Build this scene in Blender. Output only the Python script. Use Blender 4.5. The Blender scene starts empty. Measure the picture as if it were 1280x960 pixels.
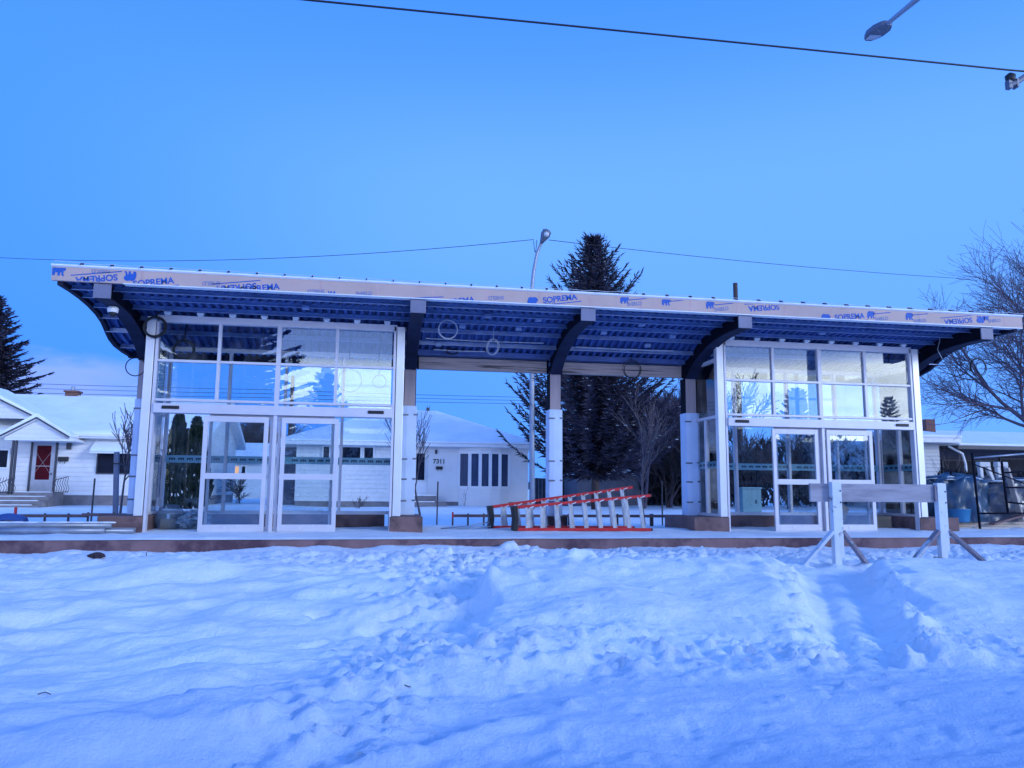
import bpy, bmesh, math, random
import numpy as np
from mathutils import Vector, Matrix, Euler
random.seed(7)
RS = np.random.RandomState(11)
sc = bpy.context.scene
COL = sc.collection
R = math.radians
ORG = {}

# ------------------------------------------------------------------ camera
F, PIT, ROL, YAW, CD, CH = 960.75, 0.135614, 0.0079923, 0.172749, 16.3064, 0.91998
fw = Vector((math.sin(YAW)*math.cos(PIT), math.cos(YAW)*math.cos(PIT), math.sin(PIT)))
rt = Vector((math.cos(YAW), -math.sin(YAW), 0)); up = rt.cross(fw)
r2 = rt*math.cos(ROL)+up*math.sin(ROL); u2 = -rt*math.sin(ROL)+up*math.cos(ROL)
EYE = Vector((0, -CD, CH))
cam = bpy.data.objects.new('camera', bpy.data.cameras.new('camera')); COL.objects.link(cam)
M = Matrix.Identity(4)
for i in range(3):
    M[i][0], M[i][1], M[i][2], M[i][3] = r2[i], u2[i], -fw[i], EYE[i]
cam.matrix_world = M
cam.data.lens = F*36/1280; cam.data.sensor_width = 36; cam.data.sensor_fit = 'HORIZONTAL'
cam.data.clip_start = .05; cam.data.clip_end = 3000
sc.camera = cam

def at(px, py, Y):
    d = fw + r2*((px-640)/F) - u2*((py-480)/F)
    return EYE + d*((Y-EYE.y)/d.y)

# ------------------------------------------------------------------ materials
MATS = {}
def mat(name, col, rough=.6, metal=0., var=.12, scale=3., bump=0., bscale=40., spec=.4, stretch=(1,1,1), stain=None, stain_scale=1.5, stain_lo=.5, stain_hi=.62):
    if name in MATS: return MATS[name]
    m = bpy.data.materials.new(name); m.use_nodes = True; MATS[name] = m
    nt = m.node_tree; n = nt.nodes; b = n['Principled BSDF']
    b.inputs['Roughness'].default_value = rough; b.inputs['Metallic'].default_value = metal
    b.inputs['Specular IOR Level'].default_value = spec
    tc = n.new('ShaderNodeTexCoord'); mp = n.new('ShaderNodeMapping'); mp.inputs['Scale'].default_value = stretch
    nt.links.new(tc.outputs['Object'], mp.inputs['Vector'])
    nz = n.new('ShaderNodeTexNoise'); nz.inputs['Scale'].default_value = scale; nz.inputs['Detail'].default_value = 6
    nt.links.new(mp.outputs[0], nz.inputs['Vector'])
    mr = n.new('ShaderNodeMapRange'); mr.inputs['From Min'].default_value = .3; mr.inputs['From Max'].default_value = .7
    mr.inputs['To Min'].default_value = 1-var; mr.inputs['To Max'].default_value = 1+var
    nt.links.new(nz.outputs['Fac'], mr.inputs['Value'])
    vm = n.new('ShaderNodeVectorMath'); vm.operation = 'SCALE'; vm.inputs[0].default_value = col
    nt.links.new(mr.outputs[0], vm.inputs['Scale'])
    out = vm.outputs[0]
    if stain:
        n2 = n.new('ShaderNodeTexNoise'); n2.inputs['Scale'].default_value = stain_scale; n2.inputs['Detail'].default_value = 8; n2.inputs['Roughness'].default_value = .65
        nt.links.new(mp.outputs[0], n2.inputs['Vector'])
        rp = n.new('ShaderNodeMapRange'); rp.inputs['From Min'].default_value = stain_lo; rp.inputs['From Max'].default_value = stain_hi
        nt.links.new(n2.outputs['Fac'], rp.inputs['Value'])
        mx = n.new('ShaderNodeMix'); mx.data_type = 'RGBA'
        nt.links.new(rp.outputs[0], mx.inputs['Factor']); nt.links.new(out, mx.inputs['A']); mx.inputs['B'].default_value = (*stain, 1)
        out = mx.outputs['Result']
    nt.links.new(out, b.inputs['Base Color'])
    if bump:
        n3 = n.new('ShaderNodeTexNoise'); n3.inputs['Scale'].default_value = bscale; n3.inputs['Detail'].default_value = 5
        nt.links.new(mp.outputs[0], n3.inputs['Vector'])
        bp = n.new('ShaderNodeBump'); bp.inputs['Strength'].default_value = bump; bp.inputs['Distance'].default_value = .02
        nt.links.new(n3.outputs['Fac'], bp.inputs['Height']); nt.links.new(bp.outputs[0], b.inputs['Normal'])
    return m

def siding_mat(name, col, pitch=.19):
    m = mat(name, col, .55, var=.05, scale=1.2, stretch=(1, 1, 1))
    nt = m.node_tree; n = nt.nodes; b = n['Principled BSDF']
    tc = n.new('ShaderNodeTexCoord'); sp = n.new('ShaderNodeSeparateXYZ'); nt.links.new(tc.outputs['Object'], sp.inputs[0])
    d = n.new('ShaderNodeMath'); d.operation = 'DIVIDE'; d.inputs[1].default_value = pitch; nt.links.new(sp.outputs['Z'], d.inputs[0])
    f = n.new('ShaderNodeMath'); f.operation = 'FRACT'; nt.links.new(d.outputs[0], f.inputs[0])
    i = n.new('ShaderNodeMath'); i.operation = 'SUBTRACT'; i.inputs[0].default_value = 1; nt.links.new(f.outputs[0], i.inputs[1])
    bp = n.new('ShaderNodeBump'); bp.inputs['Strength'].default_value = 1; bp.inputs['Distance'].default_value = .03
    nt.links.new(i.outputs[0], bp.inputs['Height']); nt.links.new(bp.outputs[0], b.inputs['Normal'])
    return m

def snow_mat(name, big=1.):
    m = bpy.data.materials.new(name); m.use_nodes = True
    nt = m.node_tree; n = nt.nodes; b = n['Principled BSDF']
    b.inputs['Roughness'].default_value = .65; b.inputs['Specular IOR Level'].default_value = .25
    tc = n.new('ShaderNodeTexCoord')
    nz = n.new('ShaderNodeTexNoise'); nz.inputs['Scale'].default_value = .9; nz.inputs['Detail'].default_value = 9; nz.inputs['Roughness'].default_value = .6
    nt.links.new(tc.outputs['Object'], nz.inputs['Vector'])
    cr = n.new('ShaderNodeValToRGB'); e = cr.color_ramp.elements
    e[0].position = .3; e[0].color = (.78, .80, .84, 1); e[1].position = .62; e[1].color = (.9, .91, .93, 1)
    nt.links.new(nz.outputs['Fac'], cr.inputs[0]); nt.links.new(cr.outputs[0], b.inputs['Base Color'])
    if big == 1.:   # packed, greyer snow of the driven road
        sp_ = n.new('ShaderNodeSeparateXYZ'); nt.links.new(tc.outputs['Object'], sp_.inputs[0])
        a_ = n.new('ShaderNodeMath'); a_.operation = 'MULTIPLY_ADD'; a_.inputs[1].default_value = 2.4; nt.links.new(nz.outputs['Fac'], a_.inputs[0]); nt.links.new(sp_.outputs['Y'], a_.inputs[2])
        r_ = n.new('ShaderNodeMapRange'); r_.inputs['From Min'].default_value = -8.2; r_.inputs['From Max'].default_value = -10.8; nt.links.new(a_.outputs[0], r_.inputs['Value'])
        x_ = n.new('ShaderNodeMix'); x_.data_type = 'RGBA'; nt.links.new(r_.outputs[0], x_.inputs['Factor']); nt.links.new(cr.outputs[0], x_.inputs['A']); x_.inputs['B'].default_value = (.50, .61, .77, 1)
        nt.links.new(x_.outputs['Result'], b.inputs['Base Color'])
    n1 = n.new('ShaderNodeTexNoise'); n1.inputs['Scale'].default_value = 12; n1.inputs['Detail'].default_value = 8; n1.inputs['Roughness'].default_value = .7
    n2 = n.new('ShaderNodeTexNoise'); n2.inputs['Scale'].default_value = 45; n2.inputs['Detail'].default_value = 4
    mt = n.new('ShaderNodeMath'); mt.operation = 'MULTIPLY_ADD'; mt.inputs[1].default_value = .25
    nt.links.new(tc.outputs['Object'], n1.inputs['Vector']); nt.links.new(tc.outputs['Object'], n2.inputs['Vector'])
    nt.links.new(n2.outputs['Fac'], mt.inputs[0]); nt.links.new(n1.outputs['Fac'], mt.inputs[2])
    bp = n.new('ShaderNodeBump'); bp.inputs['Strength'].default_value = .6*big; bp.inputs['Distance'].default_value = .045
    nt.links.new(mt.outputs[0], bp.inputs['Height']); nt.links.new(bp.outputs[0], b.inputs['Normal'])
    return m

def glass_mat(name, refl=.13, tint=(.93, .97, .98)):
    m = bpy.data.materials.new(name); m.use_nodes = True
    nt = m.node_tree; n = nt.nodes; n.clear()
    o = n.new('ShaderNodeOutputMaterial'); mx = n.new('ShaderNodeMixShader')
    t = n.new('ShaderNodeBsdfTransparent'); t.inputs[0].default_value = (*tint, 1)
    g = n.new('ShaderNodeBsdfGlossy'); g.inputs['Roughness'].default_value = .0; g.inputs['Color'].default_value = (1, 1, 1, 1)
    fr = n.new('ShaderNodeFresnel'); fr.inputs['IOR'].default_value = 1.5
    ad = n.new('ShaderNodeMath'); ad.operation = 'ADD'; ad.use_clamp = True; ad.inputs[1].default_value = refl-.04
    nt.links.new(fr.outputs[0], ad.inputs[0]); nt.links.new(ad.outputs[0], mx.inputs[0])
    nt.links.new(t.outputs[0], mx.inputs[1]); nt.links.new(g.outputs[0], mx.inputs[2])
    tc = n.new('ShaderNodeTexCoord'); nz = n.new('ShaderNodeTexNoise'); nz.inputs['Scale'].default_value = 1.8; nz.inputs['Detail'].default_value = 8; nz.inputs['Roughness'].default_value = .7
    nt.links.new(tc.outputs['Object'], nz.inputs['Vector']); mr = n.new('ShaderNodeMapRange'); mr.inputs['From Min'].default_value = .48; mr.inputs['From Max'].default_value = .72; mr.inputs['To Max'].default_value = .06
    nt.links.new(nz.outputs['Fac'], mr.inputs['Value']); df = n.new('ShaderNodeBsdfDiffuse'); df.inputs['Color'].default_value = (.75, .78, .82, 1); m2 = n.new('ShaderNodeMixShader')
    nt.links.new(mr.outputs[0], m2.inputs[0]); nt.links.new(mx.outputs[0], m2.inputs[1]); nt.links.new(df.outputs[0], m2.inputs[2]); nt.links.new(m2.outputs[0], o.inputs[0])
    return m

def tint_film(name, col, op):
    m = bpy.data.materials.new(name); m.use_nodes = True
    nt = m.node_tree; n = nt.nodes; b = n['Principled BSDF']
    b.inputs['Base Color'].default_value = (*col, 1); b.inputs['Roughness'].default_value = .35; b.inputs['Alpha'].default_value = op
    nz = n.new('ShaderNodeTexNoise'); nz.inputs['Scale'].default_value = 9; nz.inputs['Detail'].default_value = 5
    mr = n.new('ShaderNodeMapRange'); mr.inputs['To Min'].default_value = op*.75; mr.inputs['To Max'].default_value = min(1, op*1.25)
    nt.links.new(nz.outputs['Fac'], mr.inputs['Value']); nt.links.new(mr.outputs[0], b.inputs['Alpha'])
    return m

def leaf_mat(name, a, bcol):
    m = mat(name, a, .75, var=.3, scale=1.7, spec=.15, stain=bcol, stain_scale=2.6, stain_lo=.45, stain_hi=.7)
    return m

def emit_mat(name, col, s):
    m = bpy.data.materials.new(name); m.use_nodes = True
    b = m.node_tree.nodes['Principled BSDF']; b.inputs['Base Color'].default_value = (*col, 1)
    b.inputs['Emission Color'].default_value = (*col, 1); b.inputs['Emission Strength'].default_value = s
    return m

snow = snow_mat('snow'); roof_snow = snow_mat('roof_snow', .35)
silver = mat('silver_aluminium', (.80, .78, .80), .38, .35, var=.05, scale=1.5, bump=.05)
frame_al = mat('anodised_frame', (.66, .63, .68), .45, .2, var=.06, scale=2)
dark_gap = mat('dark_rubber', (.02, .02, .025), .6)
black_steel = mat('black_steel', (.007, .008, .018), .8, 0, var=.3, scale=4, bump=.1, spec=.12)
deck_m = mat('galvanised_deck', (.062, .12, .34), .5, .15, var=.25, scale=2.5, stretch=(1, .4, 1))  # blue cast of the shaded underside is put into the deck colour
purlin_m = mat('galvanised_purlin', (.26, .35, .58), .42, .2, spec=.6, var=.2, scale=3)
edge_dark = mat('dark_roof_edge', (.022, .022, .045), .8, 0, var=.3, spec=.15)
tan = mat('tan_membrane', (.52, .37, .33), .6, var=.06, scale=2, bump=.15, bscale=8, stain=(.56, .36, .33), stain_scale=.9, stain_lo=.55, stain_hi=.8)
seam_m = mat('membrane_seam', (.55, .36, .34), .6)
print_blue = mat('blue_print', (.015, .10, .42), .6, var=.15, scale=30)
print_grey = mat('grey_print', (.19, .22, .40), .6, var=.2, scale=30)
white_m = mat('white_metal_strip', (.8, .81, .84), .45, var=.06)
concrete = mat('formed_concrete', (.235, .135, .135), .8, var=.22, scale=2.2, bump=.3, bscale=25, stain=(.10, .05, .065), stain_scale=1.3, stain_lo=.48, stain_hi=.62)
plinth_m = mat('brown_plinth', (.20, .115, .11), .8, var=.25, scale=2.5, bump=.3, stain=(.10, .06, .06), stain_scale=1.6)
wood_post = mat('post_plywood', (.42, .33, .34), .7, var=.12, scale=2, stretch=(4, 4, .5))
timber = mat('weathered_timber', (.42, .33, .31), .75, var=.25, scale=3, stretch=(.3, 3, 9), stain=(.07, .06, .06), stain_scale=1.3, stain_lo=.55, stain_hi=.63)
wrap_m = mat('white_plastic_wrap', (.56, .67, .88), .35, var=.08, scale=2, bump=.3, bscale=5)
tape_m = mat('grey_tape', (.16, .18, .24), .4)
glass = glass_mat('window_glass', .075, (.95, .985, 1.))
back_glass = glass_mat('back_glass', .03, (.95, .985, 1.))
teal = tint_film('teal_film', (.24, .50, .62), .82)
film_dark = mat('dark_decal', (.01, .02, .05), .5)
siding_w = siding_mat('white_siding', (.74, .72, .72))
siding_g = siding_mat('grey_siding', (.5, .5, .52), .22)
stucco = mat('white_stucco', (.74, .72, .73), .8, var=.05, scale=1.5, bump=.1)
trim_w = mat('white_trim', (.78, .77, .78), .5, var=.04)
trim_d = mat('dark_trim', (.06, .06, .075), .5)
dark_glass = mat('dark_window_glass', (.010, .014, .03), .25, spec=.06, var=.3)
curtain_glass = mat('curtained_glass', (.04, .06, .12), .25, spec=.12, var=.35, scale=5, stretch=(6, 1, .3))
red_door = mat('red_door_panel', (.085, .006, .012), .65, var=.2, spec=.1)
cement = mat('grey_cement', (.22, .2, .21), .85, var=.2, bump=.2)
brick_m = mat('brown_brick', (.16, .075, .06), .85, var=.35, scale=14, bump=.3)
bark = mat('brown_bark', (.075, .052, .05), .85, var=.3, scale=8, bump=.3)
bark_p = mat('pale_bark', (.16, .12, .125), .8, var=.25, scale=8)
needle = leaf_mat('spruce_needles', (.032, .030, .052), (.066, .058, .084))
cedar_m = leaf_mat('cedar_leaves', (.016, .026, .018), (.03, .042, .03))
orange = mat('orange_fibreglass', (.56, .022, .025), .45, var=.1, scale=4)
alu = mat('aluminium_tread', (.58, .60, .64), .4, .4, var=.2, scale=6)
black_pl = mat('black_plastic', (.015, .015, .018), .5, var=.2)
plank_m = mat('grey_board', (.36, .33, .36), .75, var=.16, scale=3, stretch=(.5, 3, 3), bump=.15, stain=(.25, .22, .25), stain_scale=2)
white_post = mat('worn_white_paint', (.68, .70, .74), .65, var=.08, scale=4, stain=(.20, .15, .15), stain_scale=4.5, stain_lo=.60, stain_hi=.68)
raw_brace = mat('worn_brace', (.24, .20, .23), .7, var=.25, scale=5, stain=(.6, .62, .66), stain_scale=3, stain_lo=.55, stain_hi=.62)
pipe_m = mat('galvanised_pipe', (.30, .33, .40), .4, .4, var=.2)
steel_pole = mat('grey_steel_pole', (.30, .33, .40), .45, .3, var=.1)
cable_b = mat('black_cable', (.012, .012, .016), .5)
cable_w = mat('pale_cable', (.55, .56, .62), .5)
stake_m = mat('weathered_stake', (.10, .075, .075), .8, var=.3)
rail_m = mat('reddish_board', (.20, .115, .11), .75, var=.25, scale=3)
blue_pl = mat('blue_plastic', (.03, .07, .25), .4, var=.2)
tarp_m = mat('blue_tarp', (.028, .075, .14), .35, var=.4, scale=3, bump=.5, bscale=4, spec=.6)
tarp_c = tint_film('clear_plastic', (.16, .24, .32), .42)
card_m = mat('brown_carton', (.28, .2, .13), .8)
pale_wood = mat('pale_lumber', (.55, .45, .38), .75, var=.12, scale=3)
pale_plastic = mat('pale_plastic', (.62, .6, .58), .5, var=.06)
green_box = mat('green_cabinet', (.14, .26, .28), .5, var=.08)
lamp_grey = mat('lamp_grey', (.13, .15, .20), .45, .2, var=.1)
lamp_lens = mat('lamp_lens', (.5, .52, .58), .2)
fence_wood = mat('fence_wood', (.06, .055, .07), .8, var=.3)

# ------------------------------------------------------------------ mesh builder
class MB:
    def __init__(s): s.v = []; s.f = []
    def add(s, vs, fs):
        k = len(s.v); s.v += [tuple(v) for v in vs]; s.f += [tuple(i+k for i in f) for f in fs]; return s
    def box(s, x0, x1, y0, y1, z0, z1):
        vs = [(x, y, z) for z in (z0, z1) for y in (y0, y1) for x in (x0, x1)]
        return s.add(vs, [(0,2,3,1),(4,5,7,6),(0,1,5,4),(2,6,7,3),(0,4,6,2),(1,3,7,5)])
    def bar(s, a, b, w, h, upv=(0,0,1)):
        a, b = Vector(a), Vector(b); d = (b-a).normalized(); u = Vector(upv)
        if abs(d.dot(u)) > .98: u = Vector((0,1,0))
        sd = d.cross(u).normalized()*(w/2); u = sd.cross(d).normalized()*(h/2)
        vs = [p+sx*sd+sz*u for p in (a, b) for sz in (-1, 1) for sx in (-1, 1)]
        return s.add(vs, [(0,1,3,2),(4,6,7,5),(0,4,5,1),(2,3,7,6),(0,2,6,4),(1,5,7,3)])
    def tube(s, pts, rad, n=8, cap=True):
        pts = [Vector(p) for p in pts]; N = len(pts)
        rr = rad if isinstance(rad, (list, tuple)) else [rad]*N
        k = len(s.v); nrm = None
        for i, p in enumerate(pts):
            d = (pts[min(i+1, N-1)]-pts[max(i-1, 0)])
            if d.length < 1e-9: d = Vector((0, 0, 1))
            d.normalize()
            if nrm is None:
                nrm = d.cross(Vector((0,0,1)) if abs(d.z) < .9 else Vector((1,0,0))).normalized()
            else:
                nrm = nrm-d*nrm.dot(d)
                nrm = nrm.normalized() if nrm.length > 1e-6 else d.cross(Vector((.3,.5,.8))).normalized()
            bn = d.cross(nrm)
            for j in range(n):
                a = 2*math.pi*j/n; s.v.append(tuple(p+(nrm*math.cos(a)+bn*math.sin(a))*rr[i]))
        for i in range(N-1):
            for j in range(n):
                a = k+i*n+j; b = k+i*n+(j+1) % n; s.f.append((a, b, b+n, a+n))
        if cap: s.f.append(tuple(k+j for j in reversed(range(n)))); s.f.append(tuple(k+(N-1)*n+j for j in range(n)))
        return s
    def prism(s, poly, axis, a, b):
        """closed outline in the plane across axis, extruded from a to b"""
        n = len(poly); vs = []
        for c in (a, b):
            for p, q in poly:
                vs.append((c, p, q) if axis == 'x' else (p, c, q) if axis == 'y' else (p, q, c))
        fs = [(i, (i+1) % n, (i+1) % n+n, i+n) for i in range(n)]
        return s.add(vs, fs+[tuple(reversed(range(n))), tuple(range(n, 2*n))])
    def blob(s, c, r, n=10, m=7, wob=.15, seed=0, flat=None):
        rs = random.Random(seed); k = len(s.v); c = Vector(c)
        ph = [(rs.uniform(0, 6), rs.uniform(1, 4), rs.uniform(0, 6)) for _ in range(4)]
        for i in range(m+1):
            t = math.pi*i/m
            for j in range(n):
                a = 2*math.pi*j/n
                w = 1+wob*sum(math.sin(q[1]*a*1.0//1*0+q[0]+round(q[1])*a+2.3*t*(1+qi*.4))/(1+qi) for qi, q in enumerate(ph))*math.sin(t)
                z = math.cos(t)*r[2]*(1+.2*wob*rs.uniform(-1, 1))
                if flat is not None: z = max(z, flat)
                s.v.append((c.x+math.sin(t)*math.cos(a)*r[0]*w, c.y+math.sin(t)*math.sin(a)*r[1]*w, c.z+z))
        for i in range(m):
            for j in range(n):
                a = k+i*n+j; b = k+i*n+(j+1) % n; s.f.append((a, a+n, b+n, b))
        return s
    def build(s, name, m, parent=None, smooth=False, bevel=0, tagd=None):
        o0 = ORG.get(parent.name, Vector((0,0,0))) if parent else Vector((0,0,0))
        me = bpy.data.meshes.new(name)
        me.from_pydata([(x-o0.x, y-o0.y, z-o0.z) for x, y, z in s.v], [], s.f)
        bm = bmesh.new(); bm.from_mesh(me); bmesh.ops.recalc_face_normals(bm, faces=bm.faces) if len(s.f) < 60000 and not getattr(s, 'open', False) else None
        bm.to_mesh(me); bm.free()
        me.materials.append(m)
        if smooth: me.shade_smooth()
        o = bpy.data.objects.new(name, me); COL.objects.link(o)
        if parent: o.parent = parent; ORG[o.name] = o0
        if bevel:
            b = o.modifiers.new('bevel', 'BEVEL'); b.width = bevel; b.segments = 2; b.limit_method = 'ANGLE'
        if tagd: tag(o, *tagd)
        return o
def tag(o, label, cat, group=None, kind=None):
    if label: o['label'] = label
    if cat: o['category'] = cat
    if group: o['group'] = group
    if kind: o['kind'] = kind
    return o
def thing(name, label, cat, loc=(0,0,0), group=None):
    o = bpy.data.objects.new(name, None); COL.objects.link(o); o.location = loc; o.empty_display_size = .2
    ORG[o.name] = Vector(loc); return tag(o, label, cat, group)
def dup(root, loc=None, rotz=None, label=None):
    def cp(o, par):
        c = o.copy(); COL.objects.link(c)
        if par is not None: c.parent = par
        for ch in list(o.children): cp(ch, c)
        return c
    r = cp(root, None)
    if loc is not None: r.location = loc
    if rotz is not None: r.rotation_euler = (0, 0, rotz)
    if label: r['label'] = label
    return r
def B(): return MB()

# ------------------------------------------------------------------ noise and the snow surface
def vnoise(x, y, seed):
    rs = np.random.RandomState(seed); T = rs.rand(256, 256)
    xi = np.floor(x).astype(int); yi = np.floor(y).astype(int); fx = x-xi; fy = y-yi
    fx = fx*fx*fx*(fx*(fx*6-15)+10); fy = fy*fy*fy*(fy*(fy*6-15)+10)
    g = lambda a, b: T[a & 255, b & 255]
    return (g(xi, yi)*(1-fx)+g(xi+1, yi)*fx)*(1-fy)+(g(xi, yi+1)*(1-fx)+g(xi+1, yi+1)*fx)*fy-.5
def fbm(x, y, seed, octs=4, gain=.5):
    t = 0; a = 1.
    for o in range(octs):
        c, s_ = math.cos(o*1.1+.4), math.sin(o*1.1+.4)
        t = t+a*vnoise((c*x-s_*y)*2**o+o*17.3, (s_*x+c*y)*2**o+o*7.9, seed+o); a *= gain
    return t
def sst(a, b, x): t = np.clip((x-a)/(b-a), 0, 1); return t*t*(3-2*t)
PRINTS = []
rp = random.Random(3)
for _ in range(230):
    # trampled lane from the platform to the road, and around the foot of the bank
    if rp.random() < .62:
        t = rp.random(); x = -.4+1.9*t+rp.gauss(0, .5); y = -12.5+10*t+rp.gauss(0, .4)
    elif rp.random() < .5:
        x = rp.uniform(-5, 9); y = rp.gauss(-3.4, .8)
    else:
        x = rp.uniform(-3, 7); y = rp.gauss(-11.2, .6)
    PRINTS.append((x, y, rp.uniform(0, 3.14), rp.uniform(.02, .055)*(.4 if y < -9.8 else 1)))
def hground(x, y):
    x = np.asarray(x, float); y = np.asarray(y, float)
    h = -.215-.36*sst(-2.5, -12.5, y)
    h = np.where(y > 0, -.12+0*y, h)
    near = sst(26, 14, np.abs(x-3))*sst(1, -1.5, y)
    # piled against the kerb
    h = h+.035*np.exp(-((y+1.95)/.35)**2)*near*(1+2.2*fbm(x*1.3, y*0+3, 5))
    # wind-blown drifts, long and slanting
    c, s_ = math.cos(.35), math.sin(.35)
    u = c*x+s_*y; v = -s_*x+c*y
    d = fbm(u*.38, v*1.0, 21, 4, .5)
    rid = 1-np.abs(fbm(u*.5+3, v*1.15, 31, 3, .5))*3.2
    left = sst(2.6, .2, x+.12*(y+8))*sst(-3.3, -4.6, y)
    h = h+near*(.07*d+left*(.15*d+.05*np.clip(rid, -.5, 1)+.03*np.clip(fbm(u*1.3, v*3.2, 37, 3), -.05, 1)))
    tt = v*.62+1.5*fbm(u*.22, v*.3, 201, 2)+.25*fbm(u*1.1, v*1.1, 203, 2); fr = tt-np.floor(tt)
    saw = sst(0, .72, fr)*sst(1, .8, fr)
    h = h+near*sst(3.2, 1.2, x+.12*(y+8))*sst(-4.2, -5.5, y)*.085*saw*sst(-.12, .22, fbm(u*.45, v*.6, 207, 2))
    # ploughed bank: steep at the back and left, a long slope toward the road, cut by a vehicle ramp
    rx = x-(5.95+.55*(y+7)); wob = fbm(x*.9, y*.9, 51, 3); w2 = fbm(x*2.6, y*2.6, 53, 3)
    bx = x-.30*(y+8.5)
    bank = sst(-5.45, -6.35, y+.5*wob)*sst(-10.1, -6.9, y+.4*wob)*sst(.85, 1.25, bx+.28*w2)*sst(-.36, -.95, rx+.3*w2)
    h = h+.34*bank*(1+.35*wob)+.07*np.clip(w2-.1, 0, 1)*bank*sst(-7.6, -6.6, y)*2
    b2 = sst(-4.9, -6.0, y+.4*wob)*sst(-10.4, -7.2, y+.3*wob)*sst(.36, 1.0, rx+.3*w2)*sst(16, 12, x)
    h = h+.24*b2*(1+.4*wob)
    ramp = np.exp(-(rx/.5)**4)*sst(-10.6, -9.4, y)*sst(-5.0, -6.2, y)
    grv = np.exp(-((rx-.2)/.11)**2)+np.exp(-((rx+.24)/.10)**2)
    h = h-ramp*(.02+.05*grv*(1+.8*w2))
    # crumbled crusts: trodden lane left of the bank, the bank's foot, the ramp's lips
    lane = np.exp(-((x-(.35+.22*(y+9)))/.62)**2)*sst(-2.4, -3.4, y)
    foot = np.exp(-((y+9.75-.12*w2)/.55)**2)*sst(.3, 1.2, x)*sst(7, 5, x)+.9*np.exp(-((y+6.0)/.38)**2)*sst(1.2, 2, x)*sst(5.6, 4.8, x)
    lips = (np.exp(-((np.abs(rx)-.62)/.15)**2))*sst(-10.6, -9.6, y)*sst(-5.4, -6.6, y)
    h = h+.05*lips*(.6+1.6*np.clip(w2, -.2, 1))
    rough = np.clip(.12+.9*lane+foot+lips, 0, 1.2)*near
    l1 = fbm(x*3.4, y*3.4, 81, 4, .6); l2 = fbm(x*8.5, y*8.5, 91, 3, .6)
    h = h+rough*(.045*np.clip(l1, -.35, 2)+.06*np.clip(l2-.05, 0, 1)*2+.026*fbm(x*15, y*15, 95, 2))
    front = sst(-2.2, -3, y)*sst(-5.6, -4, y)
    h = h+front*near*(.06*fbm(x*1.9, y*4.2, 101, 4, .6)+(.05+.08*sst(-3, 1, x))*np.clip(fbm(x*5.5, y*9, 111, 3, .65), -.04, 1)+.03*fbm(x*13, y*16, 113, 2))
    # road ruts close to the camera
    road = sst(-10.6, -11.6, y+.05*x)
    h = h-road*.04+road*near*(.018*fbm(x*.8, y*7, 121, 4, .55)+.012*fbm(x*9, y*9, 131, 2))
    cr = fbm(x*2.2+.6*y, y*4.6, 211, 4, .62); h = h+near*(1-.5*road)*.035*np.clip(cr-.10, 0, .22)
    h = h+near*.010*fbm(x*7, y*10, 215, 3, .6)
    # loose clods
    for (cx, cy, r, a) in CLODS:
        m = (np.abs(x-cx) < r*2.2) & (np.abs(y-cy) < r*2.2)
        if m.any():
            q = ((x-cx)**2+((y-cy)*1.2)**2)/(r*r); h = np.where(m, h+a*np.exp(-q**1.6)*(1+.6*fbm(x*9, y*9, 141, 2)), h)
    for (px, py, a, dep) in PRINTS:
        m = (np.abs(x-px) < .4) & (np.abs(y-py) < .4)
        if m.any():
            du = (x-px)*math.cos(a)+(y-py)*math.sin(a); dv = -(x-px)*math.sin(a)+(y-py)*math.cos(a)
            q = (du/.155)**2+(dv/.06)**2
            h = np.where(m, h-dep*np.exp(-q**3)+dep*.3*np.exp(-(q-1.7)**2/.3), h)
    return h
CLODS = [(5.1, -10.1, .26, .13), (4.62, -10.05, .10, .09), (4.5, -10.2, .08, .06), (2.5, -6.1, .22, .13), (2.75, -6.2, .14, .1), (4.4, -5.6, .2, .08), (1.3, -7.6, .16, .06), (2.45, -2.1, .16, .13), (2.75, -2.15, .12, .08), (7.2, -5.05, .2, .06), (9.12, -5.0, .2, .05), (6.68, -4.88, .14, .05), (7.8, -4.88, .14, .05), (8.6, -4.83, .14, .05), (9.72, -5.18, .14, .05)]
for _ in range(110):
    CLODS.append((rp.gauss(2.6, 1.6), rp.gauss(-10.0, 1.0), rp.uniform(.02, .055), rp.uniform(.015, .04)))
def zg(x, y): return float(hground(np.array([x]), np.array([y]))[0])

def far_hill(x, y): return np.where(y > 1, .05*sst(3, 18, y)*4, 0)
xs = np.concatenate([-np.geomspace(8.6, 900, 34)[::-1], np.arange(-8.5, 15.6, .04), np.geomspace(15.7, 900, 34)])
yd = [-15.0]
while yd[-1] < -1.72: yd.append(yd[-1]+min(.07, .02+.0042*max(0, yd[-1]+13.5)))
ys = np.concatenate([-np.geomspace(15.2, 900, 30)[::-1], np.array(yd), np.linspace(-1.2, 60, 60), np.geomspace(64, 1500, 24)])
XX, YY = np.meshgrid(xs, ys); H = hground(XX, YY)
H = H+np.where(YY > 2.5, (.18*sst(4, 17, YY)+.14*fbm(XX*.25, YY*.25, 7, 3)*sst(3, 6, YY)), 0)
nx, ny = len(xs), len(ys)
me = bpy.data.meshes.new('ground')
idx = np.arange(nx*ny).reshape(ny, nx)
quads = np.stack([idx[:-1, :-1], idx[:-1, 1:], idx[1:, 1:], idx[1:, :-1]], -1).reshape(-1, 4)
me.vertices.add(nx*ny); me.vertices.foreach_set('co', np.stack([XX, YY, H], -1).ravel())
me.loops.add(quads.size); me.loops.foreach_set('vertex_index', quads.ravel())
me.polygons.add(len(quads)); me.polygons.foreach_set('loop_start', np.arange(0, quads.size, 4))
me.update(calc_edges=True); me.validate(); me.shade_smooth(); me.materials.append(snow)
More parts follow.
